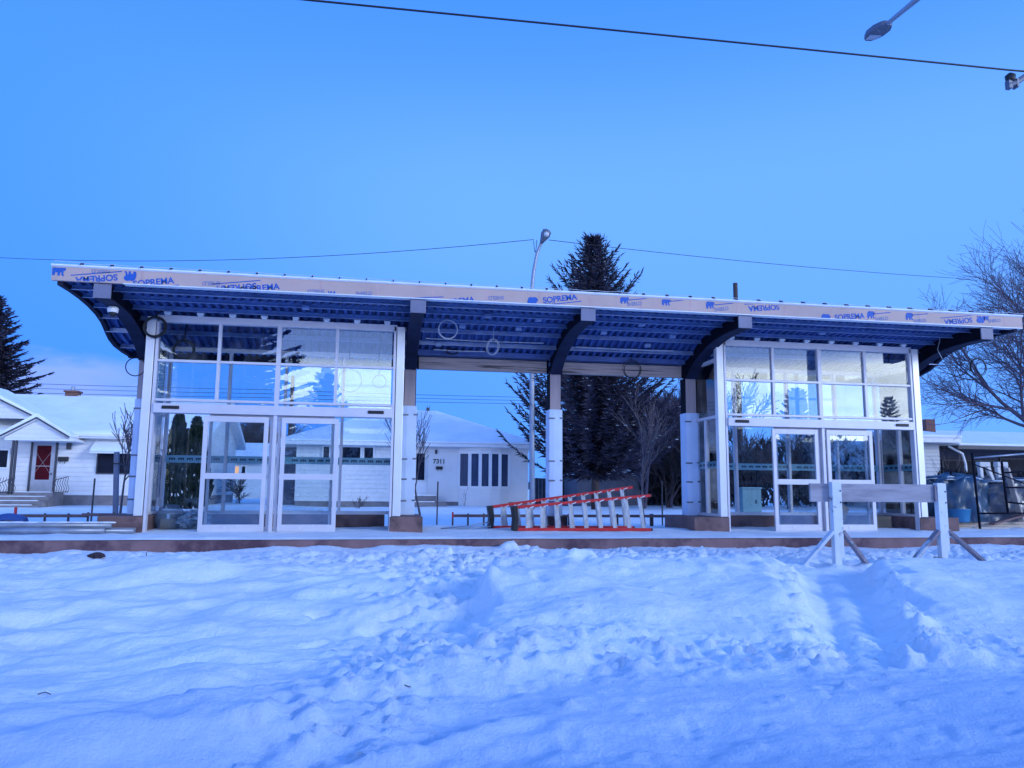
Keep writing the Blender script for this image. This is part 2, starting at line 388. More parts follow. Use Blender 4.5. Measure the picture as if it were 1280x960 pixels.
g = bpy.data.objects.new('ground', me); COL.objects.link(g); tag(g, 'trampled and drifted snow covering the ground', 'ground', kind='structure')
def zback(x, y): return -.12+.18*float(sst(4, 17, np.array(y)))

# ------------------------------------------------------------------ platform
YE = -1.85
pf = B().box(-60, 70, YE, 2.7, -.45, -.012).build('platform', concrete, bevel=.012)
tag(pf, 'long low concrete platform edge with brown form-stained face', 'platform', kind='structure')
px_ = np.arange(-30, 40, .09); pyl = np.concatenate([np.arange(YE-.02, YE+.5, .05), np.arange(YE+.5, 2.72, .09)])
PX, PY = np.meshgrid(px_, pyl)
ed = fbm(PX*1.1, PX*0+2, 161, 4, .6)
ph = .012+.03*(fbm(PX*1.2, PY*1.6, 151, 4, .55)+.5)+.02*np.clip(fbm(PX*5, PY*5, 153, 3), -.1, 1)
ph = ph+.035*sst(-.2, .5, PY)*sst(2.3, 1.2, PY)
ph = ph*sst(YE-.03, YE+.10, PY+.03*ed)+.02
m2 = bpy.data.meshes.new('platform_snow'); nx2, ny2 = len(px_), len(pyl); idx = np.arange(nx2*ny2).reshape(ny2, nx2)
q2 = np.stack([idx[:-1, :-1], idx[:-1, 1:], idx[1:, 1:], idx[1:, :-1]], -1).reshape(-1, 4)
m2.from_pydata(np.stack([PX, PY, ph-.028], -1).reshape(-1, 3).tolist(), [], q2.tolist()); m2.shade_smooth(); m2.materials.append(snow)
o = bpy.data.objects.new('platform_snow', m2); COL.objects.link(o); tag(o, 'thin uneven snow lying on the platform', 'snow', kind='stuff')

# ------------------------------------------------------------------ canopy
CX0, CX1, CYF = -5.84, 14.12, -1.62
PROF = [(CYF, 4.57), (-1.1, 4.575), (-.6, 4.56), (-.1, 4.52), (.35, 4.45), (.7, 4.35), (.95, 4.22), (1.2, 4.1), (1.55, 4.02), (2.1, 3.98), (2.6, 3.97)]
def prof(y):
    return float(np.interp(y, [p[0] for p in PROF], [p[1] for p in PROF]))
canopy = thing('station_canopy', 'long unfinished canopy with tan membrane fascia on five dark curved brackets', 'canopy', (4.1, .5, 0))
# corrugated deck
per = .17; xsd = []; x = CX0+.05
while x < CX1-.05:
    xsd += [(x, 0), (x+.075, 0), (x+.092, -.07), (x+.152, -.07)]; x += per
ysd = [CYF+.03, -1.1, -.6, -.1, .35, .7, .95, 1.2, 1.55, 2.1, 2.58]
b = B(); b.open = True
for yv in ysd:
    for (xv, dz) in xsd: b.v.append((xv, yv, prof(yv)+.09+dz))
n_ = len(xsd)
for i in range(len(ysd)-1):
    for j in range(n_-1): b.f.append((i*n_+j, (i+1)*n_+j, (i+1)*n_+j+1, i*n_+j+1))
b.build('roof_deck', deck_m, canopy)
# roof body above the deck
top = [(2.6, 4.30), (1.6, 4.36), (.6, 4.62), (-.4, 4.82), (CYF, 4.845)]
B().prism([(y, z+.12) for y, z in PROF]+top, 'x', CX0, CX1).build('roof_slab', edge_dark, canopy)
for yv in (-1.18, -.62, -.02, .52, .98, 1.75):
    zt = prof(yv)+.04
    bb = B().prism([(yv-.03, zt), (yv+.05, zt), (yv+.05, zt-.012), (yv-.018, zt-.012), (yv-.018, zt-.085), (yv-.07, zt-.085), (yv-.07, zt-.1), (yv-.03, zt-.1)], 'x', CX0+.1, CX1-.1)
    bb.build('purlin', purlin_m, canopy)
B().box(CX0+.1, CX1-.1, 2.5, 2.6, 3.86, 4.09).build('eave_beam', edge_dark, canopy)
for xe in (CX0+.12, CX1-.12):
    bb = B()
    for a, c in zip(PROF[:-1], PROF[1:]): bb.bar((xe, a[0], a[1]+.0), (xe, c[0]+.01, c[1]), .09, .15)
    bb.build('edge_beam', edge_dark, canopy)
# fascia: membrane over a boxed edge, with prints, seams and a white drip edge
fas = B().box(CX0-.012, CX1+.012, CYF-.06, CYF+.004, 4.563, 4.835).build('fascia', tan, canopy, bevel=.006)
B().prism([(CYF+.2, 4.846), (CYF-.075, 4.846), (CYF-.083, 4.836), (CYF-.062, 4.815), (CYF-.066, 4.815), (CYF-.092, 4.836), (CYF-.085, 4.858), (CYF-.06, 4.872), (CYF+.2, 4.872)], 'x', CX0-.02, CX1+.02).build('drip_edge', white_m, canopy)
B().prism([(CYF-.066, 4.556), (CYF-.066, 4.572), (CYF-.06, 4.572), (CYF-.06, 4.5625), (CYF+.1, 4.5625), (CYF+.1, 4.556)], 'x', CX0+1.2, CX1+.0).build('lower_trim', white_m, canopy)
sm = B()
xx = CX0+.43
while xx < CX1-.2:
    sm.box(xx, xx+.045, CYF-.0632, CYF-.0605, 4.573, 4.80); xx += 1.06
sm.build('membrane_seam', seam_m, fas)
sp = None
ctop = B()
for i in range(40):
    xc = CX0+.47+i*.507
    bb = B().prism([(CYF-.12, 4.855), (CYF-.07, 4.90), (CYF+.0, 4.91), (CYF+.02, 4.925), (CYF+.04, 4.925), (CYF+.045, 4.885), (CYF-.06, 4.885)], 'x', xc-.010, xc+.010)
    bb.build('edge_clip', edge_dark, canopy)
pts = []
for i in range(40):
    xc = CX0+.47+i*.507
    pts += [(xc, CYF+.02, 4.93), (xc+.25, CYF+.02, 4.915)]
B().tube([(CX0-.02, CYF+.02, 4.945)]+pts[:-1], .005, 5).build('safety_line', cable_w, canopy)

# lettering on the membrane
def text_geo(s, size):
    cu = bpy.data.curves.new('lettering', 'FONT'); cu.body = s; cu.size = size; cu.align_x = 'CENTER'; cu.align_y = 'CENTER'; cu.offset = size*.028; cu.extrude = .0006
    ob = bpy.data.objects.new('lettering', cu); COL.objects.link(ob)
    dg = bpy.context.evaluated_depsgraph_get(); dg.update()
    m = ob.evaluated_get(dg).to_mesh(); vs = [v.co.copy() for v in m.vertices]; fs = [tuple(p.vertices) for p in m.polygons]
    ob.evaluated_get(dg).to_mesh_clear(); bpy.data.objects.remove(ob); bpy.data.curves.remove(cu); return vs, fs
TX = {}
def put(bld, s, size, x, z, ang, y):
    if (s, size) not in TX: TX[(s, size)] = text_geo(s, size)
    vs, fs = TX[(s, size)]; c, s_ = math.cos(R(ang)), math.sin(R(ang))
    bld.add([(x+c*v.x-s_*v.y, y-v.z, z+s_*v.x+c*v.y) for v in vs], fs)
BEAST = [(-.09, -.075), (-.06, -.08), (-.05, -.03), (-.02, -.035), (-.02, -.08), (.012, -.08), (.02, -.03), (.03, -.02), (.035, -.06), (.05, -.085), (.075, -.08), (.06, -.05), (.062, -.01), (.085, .0), (.095, .03), (.075, .065), (.04, .08), (.0, .075), (-.03, .09), (-.07, .07), (-.095, .02), (-.1, -.03)]
def beast(bld, x, z, ang, k, y):
    c, s_ = math.cos(R(ang)), math.sin(R(ang)); n = len(BEAST)
    p = [(x+k*(c*u-s_*v), z+k*(s_*u+c*v)) for u, v in BEAST]
    bld.add([(a, y+d, q) for d in (-.0006, .0006) for a, q in p], [tuple(range(n)), tuple(range(2*n-1, n-1, -1))]+[(i, i+n, (i+1) % n+n, (i+1) % n) for i in range(n)])
def uline(bld, x, z, ang, L, off, y):
    c, s_ = math.cos(R(ang)), math.sin(R(ang))
    p = [(u, v) for u, v in ((-L/2, off-.009), (L/2, off-.009), (L/2, off+.009), (-L/2, off+.009))]
    q = [(x+c*u-s_*v, z+s_*u+c*v) for u, v in p]
    bld.add([(a, y+d, e) for d in (-.0006, .0006) for a, e in q], [(0,1,2,3), (7,6,5,4)]+[(i, i+4, (i+1) % 4+4, (i+1) % 4) for i in range(4)])
YF = CYF-.0635
def fx(px, py):   # where a print of the photo sits on the fascia plane
    p = at(px, py, YF); return p.x, p.z
lb, lg = B(), B()
def sop(px, py, ang, flip=False, logo=True, size=.162, ul=True):
    x, z = fx(px, py); a = ang+(180 if flip else 0)
    put(lb, 'SOPREMA', size, x, z, a, YF)
    if ul: uline(lb, x, z, a, .86, -.095, YF)
    if logo:
        c, s_ = math.cos(R(a)), math.sin(R(a)); beast(lb, x-.56*c, z-.56*s_, a, 1.15, YF)
def shield(px, py, ang, flip=False):
    x, z = fx(px, py); put(lg, 'SHIELD', .10, x, z, ang+(180 if flip else 0), YF)
def logo(px, py, ang, flip=False, k=1.):
    x, z = fx(px, py); beast(lb, x, z, ang+(180 if flip else 0), k, YF)
logo(74, 338, 0, k=1.2)
sop(121, 348, 8, True); shield(126, 338.5, 3, True)
sop(192, 353, 9, False, False); shield(264, 354, 3, True); sop(296, 359, 8, True, False)
sop(325, 360.5, 9, False, False); shield(395, 364, 3, True); logo(414, 368, 5, True, .8)
shield(455, 367, 5); sop(527, 378, 5, True, False); sop(571, 377, 9, False); shield(620, 372, 4, True)
sop(700, 373.5, 9, False); shield(685, 381, 10); shield(748, 388, 8, True)
logo(781, 374.5, 6); uline(lb, *fx(797, 374), 8, .4, 0, YF); shield(793, 380, 8); logo(833, 377, 2); uline(lb, *fx(846, 376), 8, .3, 0, YF)
logo(888, 381, 6); uline(lb, *fx(905, 380), 8, .42, 0, YF); shield(902, 386.5, 9)
sop(955, 384.5, 6, True, False); sop(1062, 396, 6, False); logo(1089, 393.5, 6); uline(lb, *fx(1102, 391.5), 7, .42, 0, YF)
shield(1102, 398.5, 7); logo(1137, 395.5, 6); uline(lb, *fx(1150, 393), 7, .4, 0, YF); shield(1150, 401, 7)
sop(1198, 401, 7, True, True); logo(1233, 397.5, 4, False, .7); shield(1243, 401, 6)
for bld, m_, nm in ((lb, print_blue, 'printed_lettering'), (lg, print_grey, 'printed_lettering')):
    me = bpy.data.meshes.new(nm); me.from_pydata(bld.v, [], bld.f); bm = bmesh.new(); bm.from_mesh(me)
    bmesh.ops.remove_doubles(bm, verts=bm.verts, dist=1e-6)
    for (co, no) in (((0, 0, 4.798), (0, 0, 1)), ((0, 0, 4.576), (0, 0, -1)), ((CX0, 0, 0), (-1, 0, 0))):
        bmesh.ops.bisect_plane(bm, geom=bm.verts[:]+bm.edges[:]+bm.faces[:], plane_co=co, plane_no=no, clear_outer=True)
    o0 = ORG[fas.name]; bmesh.ops.translate(bm, verts=bm.verts, vec=-o0); bm.to_mesh(me); bm.free()
    me.materials.append(m_); o = bpy.data.objects.new(nm, me); COL.objects.link(o); o.parent = fas

# posts and brackets
PXS = (-5.0, .70, 4.11, 7.50, 13.25)
LOW = [(CYF, 4.29), (-1.2, 4.30), (-.75, 4.29), (-.35, 4.25), (.05, 4.17), (.4, 4.07), (.75, 3.93), (1.0, 3.8), (1.22, 3.62)]
for xp in PXS:
    upr = [(y, prof(y)+.03) for y in (1.6, 1.2, .95, .7, .35, -.1, -.6, -1.1, CYF)]
    B().prism([(y, z+.012) for y, z in LOW]+[(1.6, 3.62)]+upr, 'x', xp-.055, xp+.055).build('bracket', black_steel, canopy)
    fl = B()
    for a, c in zip(LOW[:-1], LOW[1:]): fl.bar((xp, a[0], a[1]), (xp, c[0]+.004, c[1]-.002), .27, .024)
    fl.build('bracket_flange', purlin_m if False else mat('painted_flange', (.016, .02, .05), .75, 0, var=.25, spec=.15), canopy)
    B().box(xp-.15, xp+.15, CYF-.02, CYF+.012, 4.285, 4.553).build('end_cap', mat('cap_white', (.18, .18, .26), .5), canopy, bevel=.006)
    B().box(xp-.14, xp+.14, 1.3, 1.6, 0, 3.63).build('post', black_steel, canopy, bevel=.01)
    B().box(xp-.125, xp+.125, 1.27, 1.297, 2.72, 3.62).build('post_cladding', wood_post, canopy)
    w = B().prism([(xp-.155, 1.25), (xp-.05, 1.235), (xp+.05, 1.24), (xp+.165, 1.25), (xp+.168, 1.62), (xp-.155, 1.62)], 'z', .30, 2.78).build('post_wrap', wrap_m, canopy, bevel=.012)
    tb = B()
    for z in (2.55, 1.55, 1.1, .62): tb.box(xp-.162, xp-.02, 1.229, 1.3, z, z+.035); tb.box(xp+.1, xp+.175, 1.232, 1.45, z+.01, z+.045)
    tb.build('tape', tape_m, w)
for a, c in ((PXS[1], PXS[2]), (PXS[2], PXS[3])):
    B().box(a+.16, c-.16, 1.38, 1.52, 3.66, 3.94).build('timber_header', timber, canopy, bevel=.01)
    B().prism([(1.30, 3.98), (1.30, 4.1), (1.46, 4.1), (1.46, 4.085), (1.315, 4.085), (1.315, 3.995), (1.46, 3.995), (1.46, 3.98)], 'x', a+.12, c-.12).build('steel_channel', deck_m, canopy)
    for xb in (a+.15, c-.19):
        pl = B().box(xb, xb+.04, 1.34, 1.379, 3.64, 3.97)
        for k in range(5): pl.box(xb+.008, xb+.032, 1.325, 1.341, 3.67+k*.06, 3.692+k*.06)
        pl.build('bolt_plate', black_steel, canopy)
# conduit and junction boxes under the deck
for (x0, x1, yv) in ((1.0, 3.7, .72), (4.5, 6.9, .8), (1.2, 2.4, 1.08)):
    B().tube([(x0, yv, prof(yv)-.09), ((x0+x1)/2, yv+.02, prof(yv)-.10), (x1, yv, prof(yv)-.09)], .013, 6).build('conduit', cable_w, canopy)
for (xj, yj) in ((1.75, .1), (3.0, .1), (2.2, -.7), (4.95, .1), (5.6, -.6), (6.6, .15), (6.2, .7), (3.3, -.6), (1.3, .95), (-1.5, -.7), (9.9, -.6)):
    B().box(xj-.07, xj+.07, yj-.05, yj+.05, prof(yj)-.1, prof(yj)-.02).build('junction_box', purlin_m, canopy, bevel=.006)

# concrete plinths under posts: a low wall around each enclosure (one canopy part each)
def plinth(x0, x1, y0, y1, z1=.33):
    bb = B().box(x0, x1, y0, y1, -.02, z1); bb.build('plinth', plinth_m, canopy, bevel=.012)
plinth(.30, .98, -.04, 1.75); plinth(6.95, 7.78, -.04, 1.75); plinth(-5.3, -4.47, -.04, 1.75); plinth(12.53, 13.55, -.04, 1.75); plinth(3.86, 4.36, 1.1, 1.75, .3)

# ------------------------------------------------------------------ glazed enclosures
def enclosure(xa, xb, label, mirror, frames, leaves, cabinet_sill=True):
    """front at y 0, back at y 1.5; xa..xb outer width"""
    t = thing('glass_shelter', label, 'shelter', ((xa+xb)/2, .7, 0), 'glazed waiting shelters under the canopy')
    D = 1.5; jl, jr = xa+.17, xb-.17
    # front casings standing on the plinth, and full height jambs
    for x0, x1 in ((xa, xa+.165), (xb-.165, xb)):
        B().box(x0, x1, -.03, .12, .34, 4.33).build('corner_casing', silver, t, bevel=.008)
    for x0, x1 in ((jl+.012, jl+.062), (jr-.062, jr-.012)):
        B().box(x0, x1, -.02, .13, 0, 4.33).build('jamb', frame_al, t, bevel=.004)
        B().box(x0-.016 if x0 < (xa+xb)/2 else x1+.002, x0-.002 if x0 < (xa+xb)/2 else x1+.016, .0, .1, 0, 4.3).build('gasket', dark_gap, t)
    L, Rr = jl+.062, jr-.062
    B().box(jl, jr, -.02, .13, 4.23, 4.37).build('head_beam', frame_al, t, bevel=.004)
    for k in range(8):
        xk = L+.15+(Rr-L-.3)*k/7
        c = B().box(xk-.065, xk+.065, -.06, .02, 4.39, 4.435).box(xk-.05, xk+.05, -.03, .0, 4.37, 4.39); c.build('head_clip', white_m, t)
    xm = (xa+xb)/2
    # front rails
    B().box(L, Rr, -.005, .11, 3.415, 3.465).build('glazing_rail', frame_al, t, bevel=.003)
    B().box(L, Rr, -.005, .11, 2.615, 2.665).build('transom', frame_al, t, bevel=.003)
    hd = B().box(L, Rr, -.06, .14, 2.375, 2.565).build('door_header', frame_al, t, bevel=.006)
    for sx in (L+.33, Rr-.33):
        B().box(sx-.165, sx+.165, -.085, -.06, 2.45, 2.515).build('door_sensor', black_pl, hd, bevel=.01)
    B().box(xm-.035, xm+.035, -.03, .12, 0, 2.614).build('centre_mullion', frame_al, t, bevel=.004)
    cols = [L, L+(xm-L)*.5-.0, xm, xm+(Rr-xm)*.5, Rr]
    for z0, z1 in ((3.466, 4.229), (2.666, 3.414)):
        for i, c in enumerate(cols[1:-1]):
            w = .045 if i == 1 else .03
            B().box(c-w, c+w, .0, .1, z0, z1).build('mullion', frame_al, t)
        for c0, c1 in zip(cols[:-1], cols[1:]):
            B().box(c0+.03, c1-.03, .05, .058, z0, z1).build('glass_pane', glass, t)
    B().box(L, Rr, .05, .056, 2.566, 2.614).build('glass_pane', glass, t)
    # sliding leaves parked in the middle, fixed sidelights behind them
    for (x0, x1, lf) in leaves:
        d = B(); y0, y1 = .0, .055
        d.box(x0, x0+.085, y0, y1, .03, 2.335).box(x1-.085, x1, y0, y1, .03, 2.335)
        d.box(x0+.085, x1-.085, y0, y1, 2.22, 2.335).box(x0+.085, x1-.085, y0, y1, .03, .17).box(x0+.085, x1-.085, y0, y1, 1.07, 1.19)
        dl = d.build('sliding_door', frame_al, t, bevel=.003)
        for z0, z1 in ((.17, 1.07), (1.19, 2.22)):
            B().box(x0+.085, x1-.085, .024, .032, z0, z1).build('glass_pane', glass, dl)
        B().box((x0+x1)/2-.13, (x0+x1)/2-.10, -.012, .0, .08, .13).box((x0+x1)/2+.12, (x0+x1)/2+.15, -.012, .0, .14, .17).build('door_latch', silver, dl)
        s0, s1 = (x0+.1, x1+.08) if lf else (x0-.08, x1-.1)
        d = B().box(s0, s0+.055, .075, .125, .02, 2.374).box(s1-.055, s1, .075, .125, .02, 2.374)
        d.box(s0+.055, s1-.055, .075, .125, 1.08, 1.17).box(s0+.055, s1-.055, .075, .125, .02, .12).box(s0+.055, s1-.055, .075, .125, 2.28, 2.374)
        sl = d.build('sidelight', frame_al, t)
        for z0, z1 in ((.12, 1.08), (1.17, 2.28)):
            B().box(s0+.055, s1-.055, .096, .104, z0, z1).build('glass_pane', glass, sl)
        B().box(x0-.02, x1+.02, -.01, .16, .0, .028).build('threshold', frame_al, t)
    # back wall
    bp = B().box(xa+.3, xb-.3, D, D+.2, -.02, .32).build('back_plinth', plinth_m, t)
    bx = [xa+.1]+list(frames)+[xb-.1]
    for z0, z1 in ((.33, .40), (2.50, 2.60), (3.9, 3.98)):
        B().box(xa+.1, xb-.1, D-.01, D+.1, z0, z1).build('back_rail', frame_al, t)
    for x in bx:
        B().box(x-.03, x+.03, D-.02, D+.11, .40, 3.9).build('back_mullion', frame_al, t)
    for c0, c1 in zip(bx[:-1], bx[1:]):
        for z0, z1 in ((.401, 2.499), (2.601, 3.899)):
            B().box(c0+.03, c1-.03, D+.04, D+.048, z0, z1).build('glass_pane', back_glass, t)
    # decal band on the back glass and on the side glass
    bd = B()
    for c0, c1 in zip(bx[:-1], bx[1:]): bd.box(c0+.031, c1-.031, D+.036, D+.0385, 1.43, 1.59)
    for sx in (xa+.06, xb-.06): bd.box(sx-.003, sx+.003, .25, D-.1, 1.43, 1.59)
    band = bd.build('decal_band', teal, t)
    dm = B(); x = xa+.2
    while x < xb-.25:
        z = 1.485
        if min(abs(x+.06-c) for c in bx) > .1:
            dm.box(x, x+.125, D+.031, D+.034, z+.03, z+.05)
            for q in (0, .05, .1): dm.box(x+q, x+q+.025, D+.031, D+.034, z, z+.0299)
        x += .185
    for sx in (xa+.06, xb-.06):
        y = .32
        while y < D-.2: dm.box(sx-.006, sx+.006, y, y+.1, 1.485, 1.535); y += .185
    dm.build('decal_marks', film_dark, band)
    # side walls
    for sx, sg in ((xa+.06, 1), (xb-.06, -1)):
        B().box(sx-.05, sx+.05, .13, D-.02, .34, .40).build('side_rail', frame_al, t)
        B().box(sx-.04, sx+.04, .13, D-.02, 2.56, 2.63).build('side_rail', frame_al, t)
        B().box(sx-.05, sx+.05, .13, D-.02, 3.86, 3.94).build('side_rail', frame_al, t)
        B().box(sx-.04, sx+.04, .72, .80, .40, 2.56).build('side_mullion', frame_al, t)
        for z0, z1 in ((.40, 2.56), (2.63, 3.86)):
            B().box(sx-.005, sx+.005, .13, D-.03, z0, z1).build('glass_pane', glass, t)
    return t
enclosure(-4.655, .515, 'glass waiting shelter whose doors stand before the white bungalow, clear bag inside', False, [-3.28, -2.07, -.8], [(-3.46, -2.2, True), (-1.94, -.79, False)])
enclosure(7.585, 12.755, 'glass waiting shelter behind the plank barricade, dark shrubs seen through it', True, [8.75, 10.17, 11.5], [(8.91, 10.05, True), (10.27, 11.44, False)])

# ------------------------------------------------------------------ things on the canopy
def coil(label, c, r, m, turns=3, nrm=(0, -1, 0), th=.009, wob=.06, tail=None, seed=0):
    rs = random.Random(seed); n = Vector(nrm).normalized(); a = n.cross(Vector((0,0,1))).normalized(); bq = a.cross(n)
    pts = []; N = 26*turns
    for i in range(N+1):
        t = 2*math.pi*i/26; k = r*(1+wob*math.sin(t*.37+seed)+wob*.5*math.sin(t*1.3))
        pts.append(Vector(c)+a*k*math.cos(t+1.57)+bq*k*math.sin(t+1.57)+n*(.012*(i/26)+.01*math.sin(t*.7+seed)))
    if tail: pts = [Vector(tail), Vector(tail)*.5+pts[0]*.5+a*.02]+pts
    B().tube(pts, th, 6).build('cable_coil', m, None, True, tagd=(label, 'cable coil', 'coils of loose cable hanging about the canopy'))
p = at(194, 409, -.09); coil('thick black cable coil looped over the top of the silver corner casing', p, .2, cable_b, 4, th=.017, seed=1, tail=(p.x+.1, -.05, 4.45))
p = at(230, 438, .3); coil('black cable coil hanging behind the leftmost upper panes by the dark reflection', p, .2, cable_b, 3, th=.016, seed=2, tail=(p.x+.05, .3, 4.4))
p = at(169, 459, .9); coil('black cable loop sticking out beside the outer left post', p, .2, cable_b, 1, th=.011, seed=3, tail=(p.x+.2, 1.2, p.z+.2))
p = at(560, 412, -.3); coil('single pale ring of cable hanging below the open deck near the left bracket', p, .2, cable_w, 2, th=.008, seed=4, wob=.03, tail=(p.x, -.3, 4.5))
p = at(617, 434, .3); coil('narrow pale cable bundle hanging left of the middle post', p, .17, cable_w, 4, nrm=(-.75, -.6, 0), th=.007, seed=5, tail=(p.x, .3, 4.45))
p = at(790, 462, 1.2); coil('thin dark cable coil hanging against the timber header right of the middle post', p, .21, cable_b, 3, th=.008, seed=6, wob=.12, tail=(p.x, 1.2, 4.1))
p = at(437, 476, .7); coil('thin grey cable ring behind the upper glass, larger of two side by side', p, .24, cable_b, 1, th=.006, seed=7, tail=(p.x, .7, 4.3))
p = at(474, 477, .6); coil('thin grey cable ring behind the upper glass, smaller of two side by side', p, .14, cable_b, 1, th=.006, seed=8, tail=(p.x, .6, 4.3))
p = at(1222, 459, .6); coil('dark cable coil hanging in front of the bare tree by the roof end', p, .22, cable_b, 3, th=.009, seed=9, tail=(p.x-.2, .6, 4.4))
p = at(1113, 481, .6); coil('narrow dark cable coil behind the upper glass beside the far corner casing', p, .18, cable_b, 4, nrm=(-.9, -.35, 0), th=.008, seed=10, tail=(p.x, .6, 4.4))
p = at(888, 490, 1.0); coil('dark cable coil behind the narrow side glass next to the wrapped post', p, .2, cable_b, 3, th=.011, seed=12, tail=(p.x, 1.0, 4.2))
p = at(565, 443, 1.1); coil('flat dark cable loop drooping over the timber header', (p.x, p.y, p.z+.05), .13, cable_b, 2, nrm=(0, -.6, .8), th=.009, seed=13)
pts = [(12.99, -1.0, 4.5), (13.03, -.8, 4.3), (12.98, -.6, 4.15), (13.05, -.35, 4.02)]
pp = [at(1172, 415, -.3), at(1175, 425, -.3), at(1172, 437, -.3), at(1178, 449, -.3)]
B().tube([(v.x, v.y, v.z) for v in pp], .008, 6).build('dangling_cable', cable_w, None, True, tagd=('short pale cable dangling from the bracket near the roof end', 'cable'))
p = Vector((-5.0, -1.0, 4.19)); dc = thing('dome_camera', 'white security camera with dark dome under the roof corner', 'camera', p)
B().tube([(p.x, p.y, p.z+.09), (p.x, p.y, p.z+.05), (p.x, p.y, p.z-.03)], [.07, .10, .09], 20).build('housing', trim_w, dc, bevel=.01)
dm = B(); dm.tube([(p.x, p.y, p.z-.031), (p.x, p.y, p.z-.07), (p.x, p.y, p.z-.10), (p.x, p.y, p.z-.115)], [.075, .065, .04, .01], 18); dm.build('dome', black_pl, dc, True)
B().tube([(p.x, p.y, p.z+.09), (p.x, p.y, 4.30)], .03, 8).build('stem', trim_w, dc)

# ------------------------------------------------------------------ stepladders lying on their sides
def stepladder(x0, L, y, zA, zB, label, n=8, z0=.06):
    t = thing('stepladder', label, 'ladder', (x0, y, z0), 'orange stepladders lying on the platform')
    sec = [(y, L, zA, zB, 'front'), (y+.17, L*.97, zA-.02, zB*.98, 'rear')]
    for (yy, ln, ha, hb, kind) in sec:
        for which in (0, 1):
            a = Vector((x0+.02, yy, z0+(ha if which else 0)+.02)); c = Vector((x0+ln, yy, z0+(hb if which else -.01)+.02))
            d = (c-a).normalized()
            r_ = B().bar(a, c, .03 if kind == 'rear' else .085, .05 if kind == 'rear' else .06)
            r_.build('side_rail', orange, t, bevel=.006)
            if kind == 'front': B().bar(c-d*.002, c+d*.03, .092, .055).build('rail_foot', black_pl, t)
        for k in range(n):
            f = (k+.8)/(n+.15); x = x0+.05+(ln-.1)*f; h = ha+(hb-ha)*f
            if kind == 'front':
                tr = B(); c0, s0 = math.cos(R(52)), math.sin(R(52))
                dx, dy = .085*c0, .085*s0; lean = -.10*f
                for (ox, ex) in ((0, .012),):
                    v = []
                    for (zz, sh) in ((z0+.045, 0), (z0+h-.005, lean)):
                        for (u, w) in ((-1, -1), (1, -1), (1, 1), (-1, 1)):
                            v.append((x+sh+u*dx-w*ex*s0, yy+u*dy*.8+w*ex*c0, zz))
                    tr.add(v, [(0,1,2,3), (7,6,5,4), (0,4,5,1), (1,5,6,2), (2,6,7,3), (3,7,4,0)])
                tr.build('tread', alu, t)
                B().bar((x+.02+lean, yy-.05, z0+h-.02), (x+.12+lean, yy-.05, z0+h+.02), .012, .02).build('tread_brace', alu, t)
            else:
                B().bar((x+.12, yy, z0+.03), (x+.06, yy, z0+h), .03, .05, (1, 0, 0)).build('rear_brace', alu, t)
    B().prism([(x0-.03, z0-.01), (x0+.08, z0-.01), (x0+.10, z0+zA*.5), (x0+.07, z0+zA+.05), (x0-.05, z0+zA+.04), (x0-.01, z0+zA*.5)], 'y', y-.06, y+.24).build('top_cap', black_pl, t, bevel=.02)
    return t
stepladder(2.92, 3.05, .05, .46, .73, 'orange fibreglass stepladder on its side, nearer of the two by the platform edge', 9, .05)
stepladder(2.50, 3.3, .75, .44, .90, 'orange fibreglass stepladder on its side, taller one lying behind the other', 10, .06)
B().tube([(1.4, .5, .06), (2.0, .45, .12), (2.45, .5, .2), (2.5, .55, .1), (1.6, .4, .05)], .014, 6).build('rope', pipe_m, None, True, tagd=('loose grey rope trailing from the stepladder caps', 'rope'))

# ------------------------------------------------------------------ plank barricade
bz1, bz2 = zg(7.2, -5.05), zg(9.1, -4.95)
bar = thing('barricade', 'wooden barricade with one grey plank on two braced white posts in the snow', 'barricade', (8.1, -5, bz1))
for xp, yp, zb in ((7.2, -5.0, -.42), (9.12, -4.95, -.33)):
    B().box(xp-.06, xp+.055, yp-.05, yp+.05, zb, 1.07).build('post', white_post, bar, bevel=.006)
    B().box(xp+.0555, xp+.105, yp-.045, yp+.055, zb+.3, 1.065).build('post_batten', white_post, bar, bevel=.005)
    bb = B().tube([(xp+.08, yp-.049, .93), (xp+.08, yp-.046, .93)], .014, 8); bb.tube([(xp+.08, yp-.049, .75), (xp+.08, yp-.046, .75)], .014, 8); bb.build('bolt_heads', black_steel, bar)
    for sx in (-1, 1):
        xf = xp+.04+sx*.56; yf = yp+.12-(.35 if sx > 0 and xp > 8 else 0)
        B().bar((xp+.03+sx*.08, yp, .30), (xf, yf, zg(xf, yf)-.03), .05, .105, (0, -1, 0)).build('brace', raw_brace if sx > 0 or xp > 8 else white_post, bar, bevel=.004)
B().box(6.82, 9.04, -4.948, -4.905, .755, 1.045).build('plank', plank_m, bar, bevel=.006)
B().box(9.02, 9.05, -4.99, -4.86, .78, 1.03).build('plank_cleat', raw_brace, bar)
tag(B().prism([(8.72, zg(8.75, -5.1)-.03), (9.02, zg(9, -5.1)-.03), (9.0, zg(9, -5.1)+.09), (8.9, zg(8.9, -5.1)+.11), (8.78, zg(8.8, -5.1)+.05)], 'y', -5.15, -5.02).build('wood_offcut', card_m, bevel=.01), 'small brown wood offcut in the snow at the far barricade post', 'offcut')

